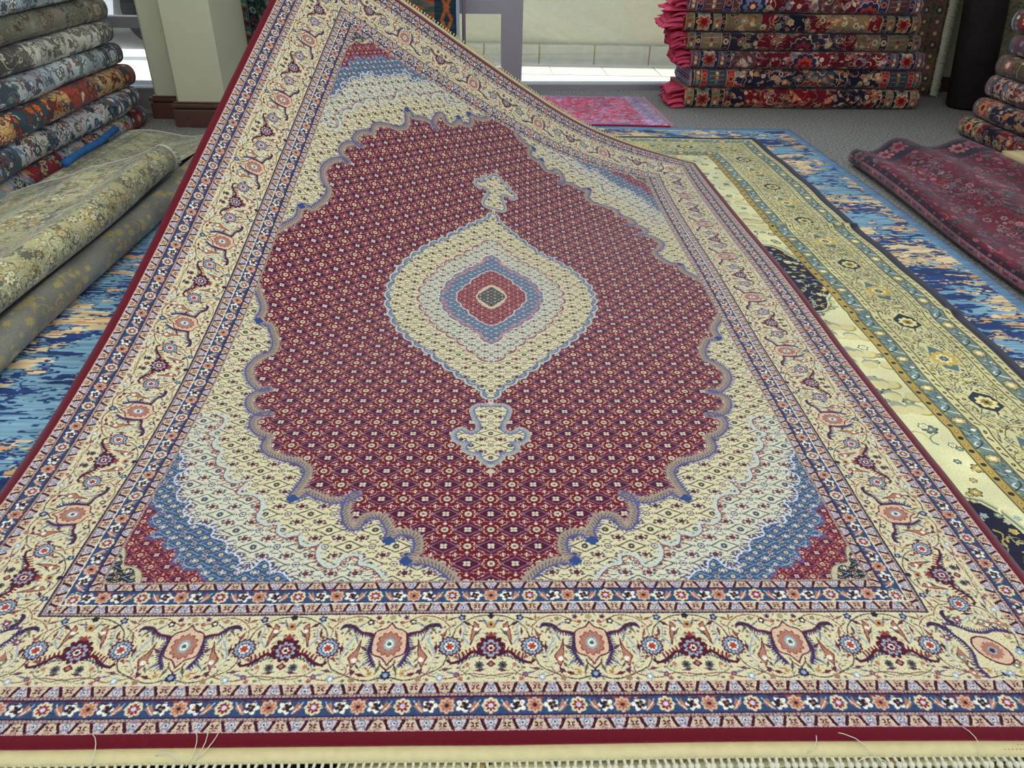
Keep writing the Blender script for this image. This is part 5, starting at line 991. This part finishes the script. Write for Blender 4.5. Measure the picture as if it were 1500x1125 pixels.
# parked silver car seen through the left window
def car(loc):
    e = bpy.data.objects.new('car', None); COL.objects.link(e); e.location = loc; tag(e, 'silver car parked outside the left window', 'car')
    paint = mat('silver_paint', s2l(216, 219, 224), .3, .15); dark = mat('tyre_rubber', s2l(40, 40, 44), .8); gl = mat('car_glass', s2l(70, 84, 96), .1); al = mat('alloy', s2l(180, 182, 186), .3, .8)
    prof = [(-2.1, .28), (-2.15, .55), (-2.05, .8), (-1.75, .93), (-1.3, 1.0), (-.75, 1.4), (-.1, 1.47), (.6, 1.42), (1.1, 1.02), (1.75, .9), (2.05, .75), (2.12, .45), (2.08, .26), (1.72, .24), (1.66, .42), (1.5, .56), (1.3, .62), (1.1, .56), (.94, .42), (.9, .22), (-.9, .22), (-.94, .42), (-1.1, .56), (-1.3, .62), (-1.5, .56), (-1.66, .42), (-1.72, .24)]
    V = []; F = []; K = len(prof); ys = [(-.86, .96), (-.8, 1), (.8, 1), (.86, .96)]
    for (y, s) in ys:
        for (x, z) in prof: V.append((x * (1 if abs(y) < .83 else .995), y * (1 if z < .95 else .82), .22 + (z - .22) * s))
    for k in range(3):
        for i in range(K): F.append((k * K + i, k * K + (i + 1) % K, (k + 1) * K + (i + 1) % K, (k + 1) * K + i))
    F.append(tuple(range(K))[::-1]); F.append(tuple(3 * K + i for i in range(K)))
    mesh_obj('car_body', V, F, [paint], e, smooth=False)
    for y in (-.74, .74):
        s = -1 if y < 0 else 1
        MB().prism([(0, 0)], 0, 0)
        V = [(-1.1, y, 1.02), (-.7, y * .98, 1.34), (-.05, y * .97, 1.4), (-.05, y, 1.02), (.03, y, 1.02), (.03, y * .97, 1.4), (.55, y * .98, 1.36), (.95, y, 1.03)]
        V = [(a, b + s * .0, c) for a, b, c in V]; mesh_obj('side_window', V + [(a, b + s * .012, c) for a, b, c in V], [(0, 1, 2, 3), (4, 5, 6, 7), (8, 9, 10, 11), (12, 13, 14, 15), (0, 3, 11, 8), (1, 0, 8, 9), (2, 1, 9, 10), (3, 2, 10, 11), (4, 7, 15, 12), (5, 4, 12, 13), (6, 5, 13, 14), (7, 6, 14, 15)], [gl], e, smooth=False)
    for x in (-1.3, 1.3):
        for y in (-.78, .78):
            V = []; F = []; K = 28; R = [(.31, -.1), (.32, -.06), (.32, .06), (.31, .1), (.2, .1), (.19, .08)]
            for (rr, yy) in R:
                for i in range(K): a = i / K * 2 * math.pi; V.append((x + rr * math.cos(a), y + yy * (1 if y > 0 else -1), .32 + rr * math.sin(a)))
            for j in range(len(R) - 1):
                for i in range(K): F.append((j * K + i, j * K + (i + 1) % K, (j + 1) * K + (i + 1) % K, (j + 1) * K + i))
            F.append(tuple(range(K))); wo = mesh_obj('wheel', V, F, [dark], e)
            mb = MB(); s = 1 if y > 0 else -1
            for q in range(7):
                a = q / 7 * 2 * math.pi; mb.tube([(x, y + s * .085, .32), (x + .19 * math.cos(a), y + s * .08, .32 + .19 * math.sin(a))], .022, 5, 0, .014)
            mb.ball((x, y + s * .085, .32), .04); mb.build('hubcap', [al], wo)
    MB().box(-.95, -.75, -.98, -.84, .98, 1.08, 0, .02).build('wing_mirror', [paint], e)
    MB().box(-2.14, -1.95, -.75, -.45, .62, .76, 0, .02).build('headlamp', [mat('lamp_glass', s2l(220, 225, 230), .1)], e)
    return e
car((-4.3, 7.74, -.075))
# ================================================================ LIGHT + CAMERA
W = bpy.data.worlds.new('World'); SC.world = W; W.use_nodes = True; bg = W.node_tree.nodes['Background']; bg.inputs[0].default_value = (.80, .87, 1.0, 1); bg.inputs[1].default_value = 1.75
def area(name, loc, rot, size, sy, power, col):
    l = bpy.data.lights.new(name, 'AREA'); l.shape = 'RECTANGLE'; l.size = size; l.size_y = sy; l.energy = power; l.color = col
    o = bpy.data.objects.new(name, l); COL.objects.link(o); o.location = loc; o.rotation_euler = rot; return o
area('ceiling_light', (0, .7, 2.68), (0, 0, 0), 5, 3.4, 88, (1, .95, .86))
area('window_daylight', (1.0, 4.75, 1.5), (math.radians(-68), 0, 0), 2.4, 1.8, 34, (.84, .92, 1))
sun = bpy.data.lights.new('sun', 'SUN'); sun.energy = 6; sun.angle = .02; sun.color = (1, .96, .88); so = bpy.data.objects.new('sun', sun); COL.objects.link(so); so.rotation_euler = (math.radians(-4), math.radians(38), 0)
cam = bpy.data.cameras.new('Camera'); co = bpy.data.objects.new('Camera', cam); COL.objects.link(co); SC.camera = co
from mathutils import Matrix, Vector
Fv = Vector((0.029921, 0.844170, -0.535240)); Rv = Vector((0.999543, -0.022910, 0.019744)); Uv = Vector((-0.004405, 0.535586, 0.844469))
M = Matrix((Rv, Uv, -Fv)).transposed().to_4x4(); M.translation = Vector((-.00411, -.64086, 1.03009 + ZO)); co.matrix_world = M
cam.sensor_width = 36; cam.lens = 1094.893 * 36 / 1500; cam.clip_start = .05
SC.view_settings.view_transform = 'Standard'; SC.view_settings.look = 'None'; SC.view_settings.exposure = 0
